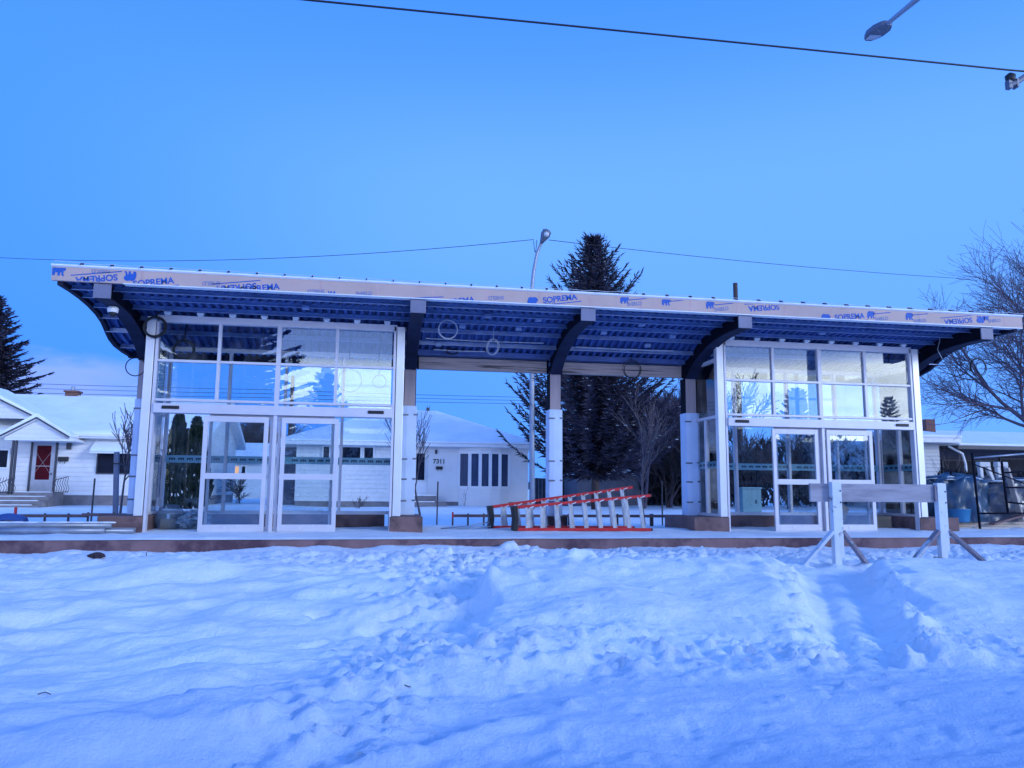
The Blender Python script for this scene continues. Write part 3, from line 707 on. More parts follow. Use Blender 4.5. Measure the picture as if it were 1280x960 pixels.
# ------------------------------------------------------------------ clutter at the platform's left
def pole_piece(x0, x1, y, z, r, label, y2=None, z2=None):
    b = B(); y2 = y if y2 is None else y2; z2 = z if z2 is None else z2
    b.tube([(x0, y, z), (x1, y2, z2)], r, 12); o = b.build('steel_pipe', pipe_m, None, True, tagd=(label, 'pipe', 'steel pipes lying by the shelter'))
    return o
pole_piece(-8.6, -4.93, -.35, .17, .055, 'grey steel pipe topmost of the bundle beside the shelter')
pole_piece(-7.2, -4.98, -.55, .085, .055, 'snow dusted steel pipe nearest the platform edge in the bundle')
pole_piece(-6.7, -4.55, -.28, .065, .05, 'grey steel pipe lying under the topmost one')
pole_piece(-6.9, -4.56, -.12, .07, .05, 'steel pipe reaching closest to the shelter corner', -.15)
b = B()
for k in range(14):
    x = -8.4+k*.26; b.blob((x, -.34, .225), (.2, .045, .02), 8, 5, .2, k)
b.build('pipe_snow', snow, None, True, tagd=('thin line of snow lying along the top pipe', 'snow', None, 'stuff'))
p = at(12, 648, .4); sh = thing('snow_shovel', 'dark blue plastic shovel lying by an orange stake', 'shovel', p)
b = B(); v = []
for i in range(7):
    for j in range(9):
        v.append((p.x-.30+.6*j/8, p.y-.14+.28*i/6, p.z-.12+.12*math.sin(math.pi*i/6)+.07*((j-4)/4)**2*-1+.1))
b.add(v, [(i*9+j, i*9+j+1, i*9+j+10, i*9+j+9) for i in range(6) for j in range(8)]); o = b.build('blade', blue_pl, sh, True); sd = o.modifiers.new('solid', 'SOLIDIFY'); sd.thickness = .015
B().tube([(p.x+.2, p.y, p.z-.02), (p.x-1.1, p.y-.1, p.z-.2)], .017, 8).build('handle', pale_wood, sh, True)

def batten_rail(xa, xb, y, z, label, stakes):
    t = thing('batten_rail', label, 'rail', ((xa+xb)/2, y, 0), 'low batten rails at the back of the platform')
    B().box(xa, xb, y-.02, y+.02, z-.05, z+.02).build('rail', rail_m, t, bevel=.004)
    for x in stakes: B().box(x-.02, x+.02, y+.021, y+.06, -.25, z+.04).build('stake', stake_m, t)
    return t
batten_rail(-8.15, -6.55, 3.1, .24, 'low reddish batten rail by the shovel, shorter left piece', (-7.45, -6.95))
batten_rail(-6.62, -4.9, 3.0, .27, 'low reddish batten rail running behind the outer left post', (-6.5, -5.95, -5.6))
batten_rail(1.92, 7.9, 3.1, .26, 'long low batten rail behind the fallen ladders', (2.3, 2.7, 4.9, 6.2, 7.1, 7.15))
for (px, py0, py1, Y, lab, m_, w) in ((20, 634, 660, 2.9, 'orange topped survey stake beside the blue shovel', orange, .05), (566, 640, 658, 2.9, 'orange topped survey stake left of the fallen ladders', orange, .04)):
    a, c = at(px, py0, Y), at(px, py1, Y); st = thing('survey_stake', lab, 'stake', (c.x, Y, c.z), 'survey stakes')
    B().box(a.x-w/2, a.x+w/2, Y-.02, Y+.02, a.z-.14, a.z).build('painted_top', m_, st); B().box(a.x-w/2, a.x+w/2, Y-.02, Y+.02, -.3, a.z-.141).build('shaft', stake_m, st)
for (px, py0, Y, lab) in ((118, 598, 5, 'thin dark stake standing left of the staked sapling'), (547, 602, 5, 'thin dark stake standing in the snow left of the ladders'), (827, 601, 5.5, 'thin stake standing beyond the right end of the ladders'), (783, 606, 7, 'thin stake showing above the tall ends of the ladders')):
    a = at(px, py0, Y); B().tube([(a.x, Y, -.3), (a.x+.01, Y, a.z)], .022, 6).build('garden_stake', stake_m, None, tagd=(lab, 'stake', 'thin stakes around the planting'))
# bag, carton inside the first shelter
p = Vector((-4.16, .75, .05)); bg = thing('plastic_bag', 'clear plastic bag with a carton inside on the shelter floor', 'bag', p)
b = B().blob((p.x, p.y, p.z+.22), (.30, .25, .28), 18, 12, .2, 5, -.22); b.build('bag_film', tarp_c, bg, True)
B().box(p.x-.16, p.x+.14, p.y-.1, p.y+.12, p.z, p.z+.2).build('carton', card_m, bg)
p = Vector((-3.66, .8, .05)); bg = thing('plastic_bag', 'crumpled blue-grey plastic sheeting heaped behind the sliding door', 'plastic sheeting', p)
b = B()
for k in range(7): b.blob((p.x+random.uniform(-.16, .14), p.y+random.uniform(-.1, .1), p.z+.12+random.uniform(0, .12)), (.2, .17, .15), 12, 8, .5, 30+k, -.12)
b.build('crumpled_film', mat('crumpled_film', (.3, .38, .44), .25, var=.5, scale=14, bump=.8, bscale=18, spec=.8), bg)
tag(B().box(11.7, 12.25, .6, 1.1, .02, .34).box(11.72, 12.23, .58, .6, .25, .3).build('crate', card_m, bevel=.01), 'dark carton on the floor inside the shelter behind the barricade', 'carton')
p = Vector((10.75, .9, .02)); b = B().prism([(10.35, .03), (11.0, .03), (11.25, .5), (11.1, .62), (10.7, .4)], 'y', .75, .8)
tag(b.build('plywood_offcut', card_m, bevel=.006), 'brown plywood sheet leaning inside the shelter by the door', 'plywood')

# ------------------------------------------------------------------ pallet pile, frame and trestles at the right
pl = thing('tarped_pile', 'pile of materials under blue and clear plastic tarps on a lumber base', 'pile', (15.2, 1.2, 0))
B().box(13.9, 17.5, .7, 2.0, .02, .14).box(13.95, 17.4, .75, 1.9, .141, .2).build('lumber_base', pale_wood, pl, bevel=.01)
def drape(x0, x1, y0, y1, z0, z1, seed, nx=36, nz=14):
    b = B(); per_ = 2*nx
    for i in range(nz+1):
        f = i/nz
        for j in range(per_):
            a = 2*math.pi*j/per_; ca, sa = math.cos(a), math.sin(a)
            k = (abs(ca)**3.5+abs(sa)**3.5)**(-1/3.5)
            top_ = max(0, (f-.72)/.28); sh = 1-.95*top_**1.6
            w = float(fbm(np.array([3.2*ca+seed+7]), np.array([3.2*sa+f*3.+seed+9]), 171+seed, 4, .6)[0])*2.0
            flare = .10*(1-f)
            xq = (x0+x1)/2+(x1-x0)/2*ca*k*sh*(1+flare+.10*w); yq = (y0+y1)/2+(y1-y0)/2*sa*k*sh*(1+flare+.16*w)
            zz = z0+(z1-z0)*(min(f/.72, 1)+.10*top_)*(1+.10*w)
            b.v.append((xq, yq, zz))
    for i in range(nz):
        for j in range(per_):
            a = i*per_+j; c = i*per_+(j+1) % per_; b.f.append((a, c, c+per_, a+per_))
    b.f.append(tuple(nz*per_+j for j in range(per_))); return b
drape(13.85, 15.2, .75, 1.9, .2, 1.22, 1).build('blue_tarp', tarp_m, pl, True)
drape(14.9, 17.2, .85, 1.95, .2, 1.16, 4).build('grey_tarp', mat('grey_tarp', (.06, .07, .10), .3, var=.4, scale=4, bump=.6, bscale=5, spec=.7), pl, True)
sf = B()
for k, (bx_, bz_) in enumerate(((14.05, 1.24), (14.35, 1.3), (14.9, 1.27), (15.7, 1.2), (16.4, 1.24))): sf.blob((bx_, 1.25+.15*math.sin(k*2.), bz_), (.22, .3, .045), 10, 6, .5, 60+k)
sf.build('snow_cap', snow, pl, True)
tag(B().tube([(14.05, .62, .2), (14.05, .62, .24), (14.05, .62, .5), (14.05, .62, .52)], [.26, .27, .31, .33], 18).build('blue_tub', mat('bright_blue_plastic', (.03, .18, .36), .4), None, True), 'low blue plastic tub tucked in front of the tarped pile', 'tub')
tag(B().bar((13.6, .55, .06), (15.3, .45, .07), .14, .05).build('lumber_board', pale_wood, bevel=.006), 'pale board lying flat on the snow before the tarped pile', 'board')
tag(B().bar((14.9, .5, .16), (16.9, .62, .62), .16, .045).build('lumber_board', rail_m, bevel=.006), 'brown board sloping up against the tarped pile', 'board')
fr = thing('scaffold_frame', 'black steel scaffold frame standing against the tarped pile', 'scaffold', (14.5, .3, 0))
a0, a1 = at(1215, 566, .35), at(1225, 661, .35)
b0, b1 = at(1252, 577, .35), at(1260, 642, .35)
c0, c1 = at(1296, 566, .35), at(1303, 650, .35)
for q0, q1 in ((a0, a1), (b0, b1), (c0, c1)): B().tube([q1, q0], .028, 8).build('upright', black_steel, fr, True)
def lerp(p, q, t): return p+(q-p)*t
B().tube([lerp(a0, a1, .07), lerp(c0, c1, .0)], .022, 8).build('top_bar', pipe_m, fr, True)
for t in (.22, .5, .78): B().tube([lerp(b0, b1, t), lerp(c0, c1, t*.95+.05)], .02, 8).build('rung', black_steel, fr, True)
B().tube([lerp(a0, a1, .80), lerp(c0, c1, .9)], .022, 8).build('lower_bar', black_steel, fr, True)
B().tube([lerp(a0, a1, .15), lerp(c0, c1, .55)], .016, 8).build('diagonal', black_steel, fr, True)
for (px, lab) in ((1229, 'pale trestle standing on the tarped pile, nearer to the shelter'), (1251, 'pale trestle standing on the tarped pile, nearer to the frame edge')):
    q = at(px, 579, 1.3); tr = thing('trestle', lab, 'trestle', (q.x, 1.3, 1.2), 'pale trestles on the pile')
    B().box(q.x-.17, q.x+.15, 1.22, 1.38, q.z-.10, q.z+.03).build('top_beam', pale_plastic, tr, bevel=.02)
    for sx in (-1, 1): B().bar((q.x+sx*.11, 1.3, q.z-.09), (q.x+sx*.17+.04, 1.25, 1.16), .10, .10, (0, 1, 0)).build('leg', pale_plastic, tr, bevel=.015)
q = at(1262, 610, .55); b = B().bar(at(1258, 585, .6), at(1278, 652, .6), .06, .16, (0, 1, 0)); tag(b.build('pale_plank', pale_wood, bevel=.008), 'pale plank leaning steeply behind the scaffold frame', 'plank')
tag(B().box(13.0, 13.35, .95, 1.0, .33, 1.0).build('plywood_sheet', card_m, bevel=.006), 'brown plywood sheet standing beside the outer right post', 'plywood')
# cabinet seen through the second shelter
p = at(937, 639, 8); cb = thing('utility_cabinet', 'pale green utility cabinet on the snow behind the second shelter', 'cabinet', (p.x, 8, p.z))
B().box(p.x-.34, p.x+.34, 7.8, 8.3, -.15, .98).build('cabinet_body', green_box, cb, bevel=.02); B().box(p.x-.37, p.x+.37, 7.77, 8.33, .98, 1.04).build('lid', green_box, cb, bevel=.015)
B().box(p.x+.13, p.x+.16, 7.78, 7.8, .5, .62).build('handle', black_pl, cb)
# litter in the snow
p = at(120, 717, -3.97); b = B().blob((p.x, p.y, zg(p.x, p.y)+.03), (.11, .07, .045), 12, 8, .5, 3); tag(b.build('dark_glove', mat('dark_red_cloth', (.05, .03, .035), .8, var=.4, scale=20)), 'dark crumpled glove lying on the snow', 'glove')
p = at(183, 713, -4.0); z = zg(p.x, p.y); tag(B().tube([(p.x, p.y, z-.02), (p.x-.02, p.y, z+.09)], .006, 5).build('twig', bark), 'tiny upright twig in the snow', 'twig')
for i, (px, py, Y, lab) in enumerate(((505, 864, -10.5, 'small dark twig in the trodden snow near the road'), (57, 847, -10.4, 'thin dark twig half buried in the left drift'), (172, 934, -12, 'short twig nearest the bottom left of the road'))):
    p = at(px, py, Y); z = zg(p.x, p.y)+.01; b = B().tube([(p.x-.04, p.y, z), (p.x, p.y+.012, z+.01), (p.x+.045, p.y-.015, z)], .0035, 5); tag(b.build('twig', bark), lab, 'twig')

# ------------------------------------------------------------------ houses
def window(parent, x0, x1, z0, z1, y, bars=(), glassm=None, fr=.07, frm=None):
    y -= .035
    b = B(); b.box(x0-fr, x0, y-.07, y-.001, z0-fr, z1+fr).box(x1, x1+fr, y-.07, y-.001, z0-fr, z1+fr).box(x0, x1, y-.07, y-.001, z1, z1+fr).box(x0, x1, y-.07, y-.001, z0-fr, z0)
    for c in bars: b.box(c-.045, c+.045, y-.06, y-.002, z0, z1)
    w = b.build('window', frm or trim_w, parent, bevel=.006)
    B().box(x0, x1, y-.025, y-.003, z0, z1).build('pane', glassm or dark_glass, w); return w
def roof_gable_x(t, x0, x1, y0, y1, ze, zr, ov=.45, th=.14):
    ym = (y0+y1)/2; s = (zr-ze)/(ym-y0); a = y0-ov; b_ = y1+ov; za = ze-ov*s
    r = B().prism([(a, za), (ym, zr), (b_, za), (b_, za-th), (ym, zr-th), (a, za-th)], 'x', x0-ov, x1+ov).build('roof', trim_w, t)
    sn = B().prism([(a-.02, za+.004), (a-.04, za+.1), (a+.12, za+.17+.12*s), (ym-.1, zr+.15), (ym+.1, zr+.15), (b_-.12, za+.17), (b_, za+.004), (ym, zr+.003)], 'x', x0-ov-.02, x1+ov+.02).build('snow_layer', roof_snow, r, bevel=.05)
    return r
def laps(t, x0, x1, y, z0, z1, m_, pitch=.2):
    p = []; z = z0
    while z < z1-.01:
        z2 = min(z+pitch, z1); p += [(y-.036, z), (y-.026, z2-.028), (y-.003, z2-.028), (y-.003, z2)]; z = z2
    p += [(y, z1), (y, z0)]
    B().prism(p, 'x', x0, x1).build('lap_siding', m_, t)
# neighbour's bungalow with the red door
hx0, hx1, hy0, hy1 = -27., -7.7, 20., 28.4
h = thing('white_bungalow', 'white sided bungalow with red storm door and gabled porch', 'house', ((hx0+hx1)/2, 24, 0))
B().box(hx0, hx1, hy0, hy1, .5, 3.25).prism([(hy0+.01, 3.251), ((hy0+hy1)/2, 5.0), (hy1-.01, 3.251)], 'x', hx1-.12, hx1).build('wall', siding_w, h)
B().box(hx0+.02, hx1-.02, hy0+.03, hy1-.03, -.6, .499).build('foundation', cement, h)
laps(h, hx0, hx1, hy0, .5, 3.2, mat('white_board', (.76, .74, .74), .55, var=.05))
rf = roof_gable_x(h, hx0, hx1, hy0, hy1, 3.28, 5.12)
B().box(hx0-.4, hx1+.4, 19.47, 19.55, 3.02, 3.13).build('gutter', trim_w, h)
p = at(91, 492, 24.2); ch = B().box(p.x-.28, p.x+.28, 24, 24.5, 4.6, p.z+.05).box(p.x-.34, p.x+.34, 23.94, 24.56, p.z+.05, p.z+.13).build('chimney', brick_m, rf, bevel=.01)
B().tube([(p.x-.02, 24.25, p.z+.13), (p.x-.02, 24.25, p.z+.36)], .09, 10).build('flue', pipe_m, ch)
# porch gable and the larger front gable
def front_gable(cx, hw, y0, y1, ze, zp, name, wallm, wall_to=None):
    r = B()
    for sg in (-1, 1):
        r.prism([(cx, zp), (cx+sg*hw, ze), (cx+sg*hw, ze-.10), (cx, zp-.12)], 'y', y0, y1)
    rr = r.build(name, trim_d if False else trim_w, h)
    s = B()
    for sg in (-1, 1): s.prism([(cx, zp+.003), (cx+sg*(hw+.03), ze+.003), (cx+sg*(hw+.03), ze+.10), (cx, zp+.17)], 'y', y0-.03, y1)
    s.build('snow_layer', roof_snow, rr)
    B().prism([(cx-hw+.1, ze-.08), (cx, zp-.13), (cx+hw-.1, ze-.08)], 'y', y0+.12, y0+.2).build('gable_panel', wallm, rr)
    e = B()
    for sg in (-1, 1): e.bar((cx, y0-.035, zp-.04), (cx+sg*hw, y0-.035, ze-.03), .03, .06, (0, 0, 1))
    e.build('gable_edge', trim_d, rr)
p0, p1, pk = at(5, 546, 18.6), at(92, 546, 18.6), at(46, 521, 18.6)
front_gable(pk.x, (p1.x-p0.x)/2, 18.6, 21.5, p1.z, pk.z, 'porch_roof', siding_w)
k0, k1 = at(45, 521, 19.3), at(-35, 481, 19.3)
front_gable(k1.x, k0.x-k1.x, 19.3, 22.5, k0.z, k1.z, 'gable_roof', siding_w)
B().box(p0.x, p1.x, 18.65, 20, p1.z-.18, p1.z-.09).build('porch_beam', trim_w, h)
for px in (12, 16):
    q = at(px, 600, 18.8); B().box(q.x-.04, q.x+.04, 18.8, 18.88, .55, p1.z-.1).build('porch_post', trim_d, h)
# door
d0, d1 = at(37, 617, 20), at(72, 553, 20)
dr = B().box(d0.x-.09, d0.x, 19.93, 19.999, .62, d1.z+.09).box(d1.x-.03, d1.x+.06, 19.93, 19.999, .62, d1.z+.09).box(d0.x, d1.x-.03, 19.93, 19.999, d1.z, d1.z+.09).build('door_frame', trim_d, h)
dd = B().box(d0.x, d1.x-.03, 19.95, 19.99, .64, d1.z-.001).build('storm_door', mat('grey_door', (.42, .42, .47), .5), h)
B().box(d0.x+.16, d1.x-.2, 19.943, 19.9495, 1.15, d1.z-.15).build('red_panel', red_door, dd)
gr = B(); 
for s_ in (-1, 1):
    cx_, cz_ = (d0.x+d1.x)/2-.03, (1.15+d1.z-.15)/2
    gr.bar((cx_-s_*.3, 19.941, cz_-.45), (cx_+s_*.3, 19.941, cz_+.45), .006, .02, (0, 1, 0))
gr.box(d0.x+.16, d1.x-.2, 19.938, 19.942, 1.72, 1.745); gr.build('door_grille', mat('door_grille', (.5, .42, .45), .4), dd)
B().box(d1.x-.14, d1.x-.11, 19.92, 19.95, 1.35, 1.45).build('handle', black_pl, dd)
q = at(87, 558, 20); B().box(q.x-.09, q.x+.09, 19.85, 19.999, q.z-.14, q.z+.14).build('wall_lamp', trim_d, h, bevel=.02)
q = at(80, 574, 20); B().box(q.x-.2, q.x+.2, 19.87, 19.999, q.z-.1, q.z+.1).box(q.x-.12, q.x-.09, 19.87, 19.9, q.z-.2, q.z-.1).box(q.x+.07, q.x+.1, 19.87, 19.9, q.z-.2, q.z-.1).build('mailbox', black_pl, h, bevel=.015)
w0, w1 = at(122, 591, 20), at(172, 568, 20); window(h, w0.x, w1.x, w0.z, w1.z, 20, frm=trim_d, fr=.05)
aw = B().prism([(20, w1.z+.5), (19.3, w1.z+.05), (19.3, w1.z-.0), (20, w1.z+.4)], 'x', w0.x-.15, w1.x+.3).build('awning', trim_w, h)
B().prism([(19.99, w1.z+.503), (19.99, w1.z+.62), (19.4, w1.z+.24), (19.26, w1.z+.1), (19.3, w1.z+.053)], 'x', w0.x-.15, w1.x+.3).build('snow_layer', roof_snow, aw)
window(h, at(-18, 590, 20).x, at(9, 590, 20).x, at(0, 590, 20).z+.2, at(0, 560, 20).z-.1, 20)
st = B()
for k in range(4): st.box(at(-12+k*-2, 615, 18.8).x, at(66-k*1, 615, 18.8).x, 18.8-.32*(k), 19.99-.32*k if k == 0 else 18.8-.32*(k-1)-.001, -.5, .62-.17*k-.01)
st.build('steps', cement, h); ss = B()
for k in range(4): ss.box(at(-10, 615, 18.8).x, at(63-4*k, 615, 18.8).x, 18.82-.32*k, 18.8+.2-.32*k+.06, .612-.17*k, .65-.17*k)
ss.build('step_snow', snow, h, bevel=.02)
for (pxa, pxb) in ((-2, 19), (68, 86)):
    ra = B(); qa, qb = at(pxa, 596, 18.7), at(pxb, 596, 18.7)
    ra.bar((qa.x, 18.7, qa.z-.15 if pxa > 0 else qa.z-.3), (qb.x, 18.7, qa.z+.02), .03, .03); ra.bar((qa.x, 18.7, .62), (qb.x, 18.7, .66), .03, .03)
    for k in range(7):
        xk = qa.x+(qb.x-qa.x)*k/6
        ra.tube([(xk, 18.7, .6), (xk+.05, 18.7, .8), (xk-.05, 18.7, 1.0), (xk, 18.7, qa.z-.02)], .012, 5)
    ra.build('railing', trim_d, h)

# white bungalow with the bay window and the number
x0, x1 = at(369, 600, 20).x, at(660, 600, 20).x; y0, y1 = 20., 29.; ze = 2.98
h = thing('white_bungalow', 'white bungalow with hipped snowy roof, bow window and house number', 'house', ((x0+x1)/2, 24, 0))
xq = at(512, 600, 20).x
B().box(xq, x1, y0, y1, .3, ze).build('wall', stucco, h); B().box(x0, xq-.001, y0+.003, y1, .3, ze).build('side_wall', siding_w, h)
B().box(x0+.03, x1-.03, y0+.03, y1-.03, -.6, .299).build('foundation', cement, h)
laps(h, x0, xq-.02, y0+.003, .3, ze-.16, MATS['white_board'])
ov = .55; zr = at(545, 517, 24.5).z
rx0, rx1 = x0+4.1, x1-4.1
v = [(x0-ov-.2, y0-ov, ze), (x1+ov, y0-ov, ze), (x1+ov, y1+ov, ze), (x0-ov-.2, y1+ov, ze), (rx0, 24.5, zr), (rx1, 24.5, zr)]
v = v+[(a, b_, c-.15) for a, b_, c in v[:4]]
hf = [(0,1,5,4), (1,2,5), (2,3,4,5), (3,0,4), (6,7,1,0), (7,8,2,1), (8,9,3,2), (9,6,0,3), (9,8,7,6)]
rf = B().add(v, hf).build('roof', trim_w, h)
vs = [(a, b_, c+.02) for a, b_, c in v[:6]]+[(a, b_, c+.1) for a, b_, c in v[:4]]+[(rx0, 24.5, zr+.16), (rx1, 24.5, zr+.16)]
v2 = [(a*1, b_, c) for a, b_, c in vs]
B().add([v2[0], v2[1], v2[2], v2[3], v2[6], v2[7], v2[8], v2[9], v2[10], v2[11]], [(4,5,9,8), (5,6,9), (6,7,8,9), (7,4,8), (0,1,5,4), (1,2,6,5), (2,3,7,6), (3,0,4,7), (3,2,1,0)]).build('snow_layer', roof_snow, rf, bevel=.06)
B().box(x0-ov-.2, x1+ov, y0-ov-.08, y0-ov-.003, ze-.14, ze-.02).build('gutter', trim_w, h)
q = at(535, 512, 24.5); B().tube([(q.x, 24.5, zr), (q.x, 24.5, q.z+.1)], .09, 8).build('vent_pipe', trim_d, rf)
# bow window: five tall panes on a shallow outward curve
wa, wb = at(574, 609, 19.7), at(637.5, 566, 19.7); n = 5; z0w, z1w = at(600, 608, 19.7).z, at(600, 567, 19.7).z
bw = B(); ps = []
for k in range(n+1):
    t = k/n; ps.append(Vector((wa.x+(wb.x-wa.x)*t, 19.995-.42*math.sin(math.pi*t)**.8, 0)))
for a, c in zip(ps[:-1], ps[1:]):
    bw.bar((a.x, a.y, z0w-.05), (c.x, c.y, z0w-.05), .08, .12); bw.bar((a.x, a.y, z1w+.05), (c.x, c.y, z1w+.05), .08, .12)
for a in ps: bw.box(a.x-.075, a.x+.075, a.y-.04, a.y+.04, z0w, z1w)
bwo = bw.build('bow_window', trim_w, h)
for a, c in zip(ps[:-1], ps[1:]):
    d = (c-a).normalized()*.07; B().bar((a.x+d.x, a.y+d.y, (z0w+z1w)/2), (c.x-d.x, c.y-d.y, (z0w+z1w)/2), .02, z1w-z0w).build('pane', curtain_glass, bwo)
B().prism([(p_.x, p_.y) for p_ in ps], 'z', .1, z0w-.1).build('window_apron', stucco, h); B().prism([(p_.x, p_.y-.02) for p_ in ps], 'z', z1w+.1, ze-.15).build('window_head', stucco, h)
# number plate digits, mailbox, lamp, door, steps
q = at(549, 577, 19.985); nb = B(); put(nb, '7311', .29, q.x, q.z, 0, 19.985); nb.build('house_number', mat('dark_numeral', (.05, .05, .06), .5), h)
q = at(549, 585, 20); B().box(q.x-.16, q.x+.16, 19.87, 19.999, q.z-.07, q.z+.07).box(q.x-.1, q.x-.08, 19.87, 19.9, q.z-.15, q.z-.07).box(q.x+.08, q.x+.1, 19.87, 19.9, q.z-.15, q.z-.07).build('mailbox', black_pl, h, bevel=.015)
q = at(545, 565, 20); B().tube([(q.x, 19.9, q.z-.1), (q.x, 19.88, q.z), (q.x, 19.9, q.z+.1)], [.04, .07, .04], 8).build('wall_lamp', trim_d, h)
q0, q1 = at(519.5, 600, 20), at(531, 567, 20); dz = at(525, 619, 20).z
B().box(q0.x-.08, q1.x+.1, 19.95, 19.999, dz, q1.z+.12).build('front_door', trim_w, h); window(h, q0.x, q1.x, q0.z, q1.z, 19.95, fr=.03, bars=[])
sx0, sx1 = at(514, 620, 18.9).x, at(549, 620, 18.9).x
B().box(sx0, sx1+.35, 18.9, 19.99, -.5, dz-.3).box(sx0, sx1-.1, 19.2, 19.989, dz-.299, dz-.02).build('steps', cement, h); B().box(sx0+.02, sx1-.12, 19.19, 19.9, dz-.0195, dz+.03).box(sx0+.05, sx1-.2, 18.91, 19.18, dz-.299, dz-.26).build('step_snow', snow, h, bevel=.01)
for (a, c) in ((404, 411), (424, 450), (455, 466)):
    window(h, at(a, 578, 20).x, at(c, 578, 20).x, at(430, 578, 20).z, at(430, 559, 20).z, y0+.003)
B().box(at(636, 630, 19.6).x, at(652, 630, 19.6).x, 19.5, 19.99, -.4, .2).build('window_well', cement, h)
B().box(x0-.9, x0-.003, y0+1.2, y0+1.4, -.3, ze-.2).build('side_porch', mat('dark_porch', (.10, .10, .13), .7), h)

# far house with the lit window
p0, p1 = at(270, 600, 46), at(365, 600, 46); h = thing('far_house', 'distant snowy roofed house with one lit window between the bungalows', 'house', ((p0.x+p1.x)/2, 50, 0))
zt = at(320, 574, 46).z
B().box(p0.x, p1.x, 46, 54, -.5, zt).build('wall', siding_w, h); rf = roof_gable_x(h, p0.x, p1.x, 46, 54, zt, at(320, 556, 50).z, .5)
qa, qb = at(293.5, 597, 46), at(299, 583, 46); lit = emit_mat('lit_window', (1, .42, .16), 1.0)
window(h, qa.x, qb.x, qa.z, qb.z, 46, glassm=lit, fr=.1); qa, qb = at(302, 597, 46), at(307, 583, 46); window(h, qa.x, qb.x, qa.z, qb.z, 46, fr=.1)
# house at the right with the carport-like dark porch
xa, xb, xc = at(1120, 600, 20).x, at(1176, 600, 20).x, at(1400, 600, 20).x
h = thing('grey_bungalow', 'grey sided bungalow with deep snow roof and dark recessed porch', 'house', ((xa+xc)/2, 24, 0))
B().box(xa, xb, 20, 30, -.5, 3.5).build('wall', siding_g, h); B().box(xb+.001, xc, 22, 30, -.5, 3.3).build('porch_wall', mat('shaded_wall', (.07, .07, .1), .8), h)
laps(h, xa, xb, 20, -.4, 3.45, siding_g)
r = B().box(xa-1, xb+.8, 19.3, 30.5, 3.5, 3.72).build('roof', trim_w, h); B().prism([(19.25, 3.721), (19.25, 3.9), (25, 4.75), (30.6, 3.9), (30.6, 3.721)], 'x', xa-1, xb+.85).build('snow_layer', roof_snow, r, bevel=.06)
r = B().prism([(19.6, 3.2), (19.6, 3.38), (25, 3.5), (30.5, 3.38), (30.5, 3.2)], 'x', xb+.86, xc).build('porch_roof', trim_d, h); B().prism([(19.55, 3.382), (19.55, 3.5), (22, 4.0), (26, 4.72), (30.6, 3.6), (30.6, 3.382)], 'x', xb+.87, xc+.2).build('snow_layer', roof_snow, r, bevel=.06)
q = at(1163, 524, 24); ch = B().box(q.x-.3, q.x+.3, 24, 24.6, 4.2, q.z+.0).build('chimney', brick_m, r); 
q = at(1207, 580, 19.8); B().tube([(at(1186, 558, 19.8).x, 19.8, at(1186, 558, 19.8).z), (at(1203, 567, 19.8).x, 19.8, at(1203, 567, 19.8).z), (q.x, 19.8, q.z), (q.x, 19.8, 0)], .06, 8).build('downspout', trim_w, h, True)
qa, qb = at(1179, 599, 21.99), at(1240, 577, 21.99); window(h, qa.x, qb.x, qa.z, qb.z, 21.99, frm=trim_d)
qa, qb = at(1252, 605, 21.99), at(1300, 575, 21.99); window(h, qa.x, qb.x, qa.z, qb.z, 21.99, frm=trim_d)
# shed and board fence under the spruce
q0, q1 = at(722, 620, 24), at(800, 590, 24); s_ = thing('garden_shed', 'low grey shed with rounded snowy roof behind the spruce trunk', 'shed', ((q0.x+q1.x)/2, 25, 0))
B().box(q0.x, q1.x, 24, 27, -.3, q1.z-.2).build('wall', mat('shed_grey', (.16, .16, .2), .7), s_)
B().prism([(q0.x-.2, q1.z-.199), (q0.x+.9, q1.z+.2), ((q0.x+q1.x)/2, q1.z+.42), (q1.x-.9, q1.z+.2), (q1.x+.2, q1.z-.199)], 'y', 23.8, 27.2).build('snow_roof', roof_snow, s_, bevel=.05)
q0, q1 = at(665, 620, 27.5), at(900, 600, 27.5); f_ = thing('board_fence', 'dark board fence running behind the spruce and shed', 'fence', ((q0.x+q1.x)/2, 27.5, 0))
b = B(); x = q0.x
while x < q1.x: b.box(x, x+.19, 27.5, 27.53, -.2, 1.55+random.uniform(-.01, .01)); x += .2
b.build('boards', fence_wood, f_); 
for k in range(7): B().box(q0.x+(q1.x-q0.x)*k/6-.05, q0.x+(q1.x-q0.x)*k/6+.05, 27.531, 27.63, -.2, 1.6).build('post', fence_wood, f_)

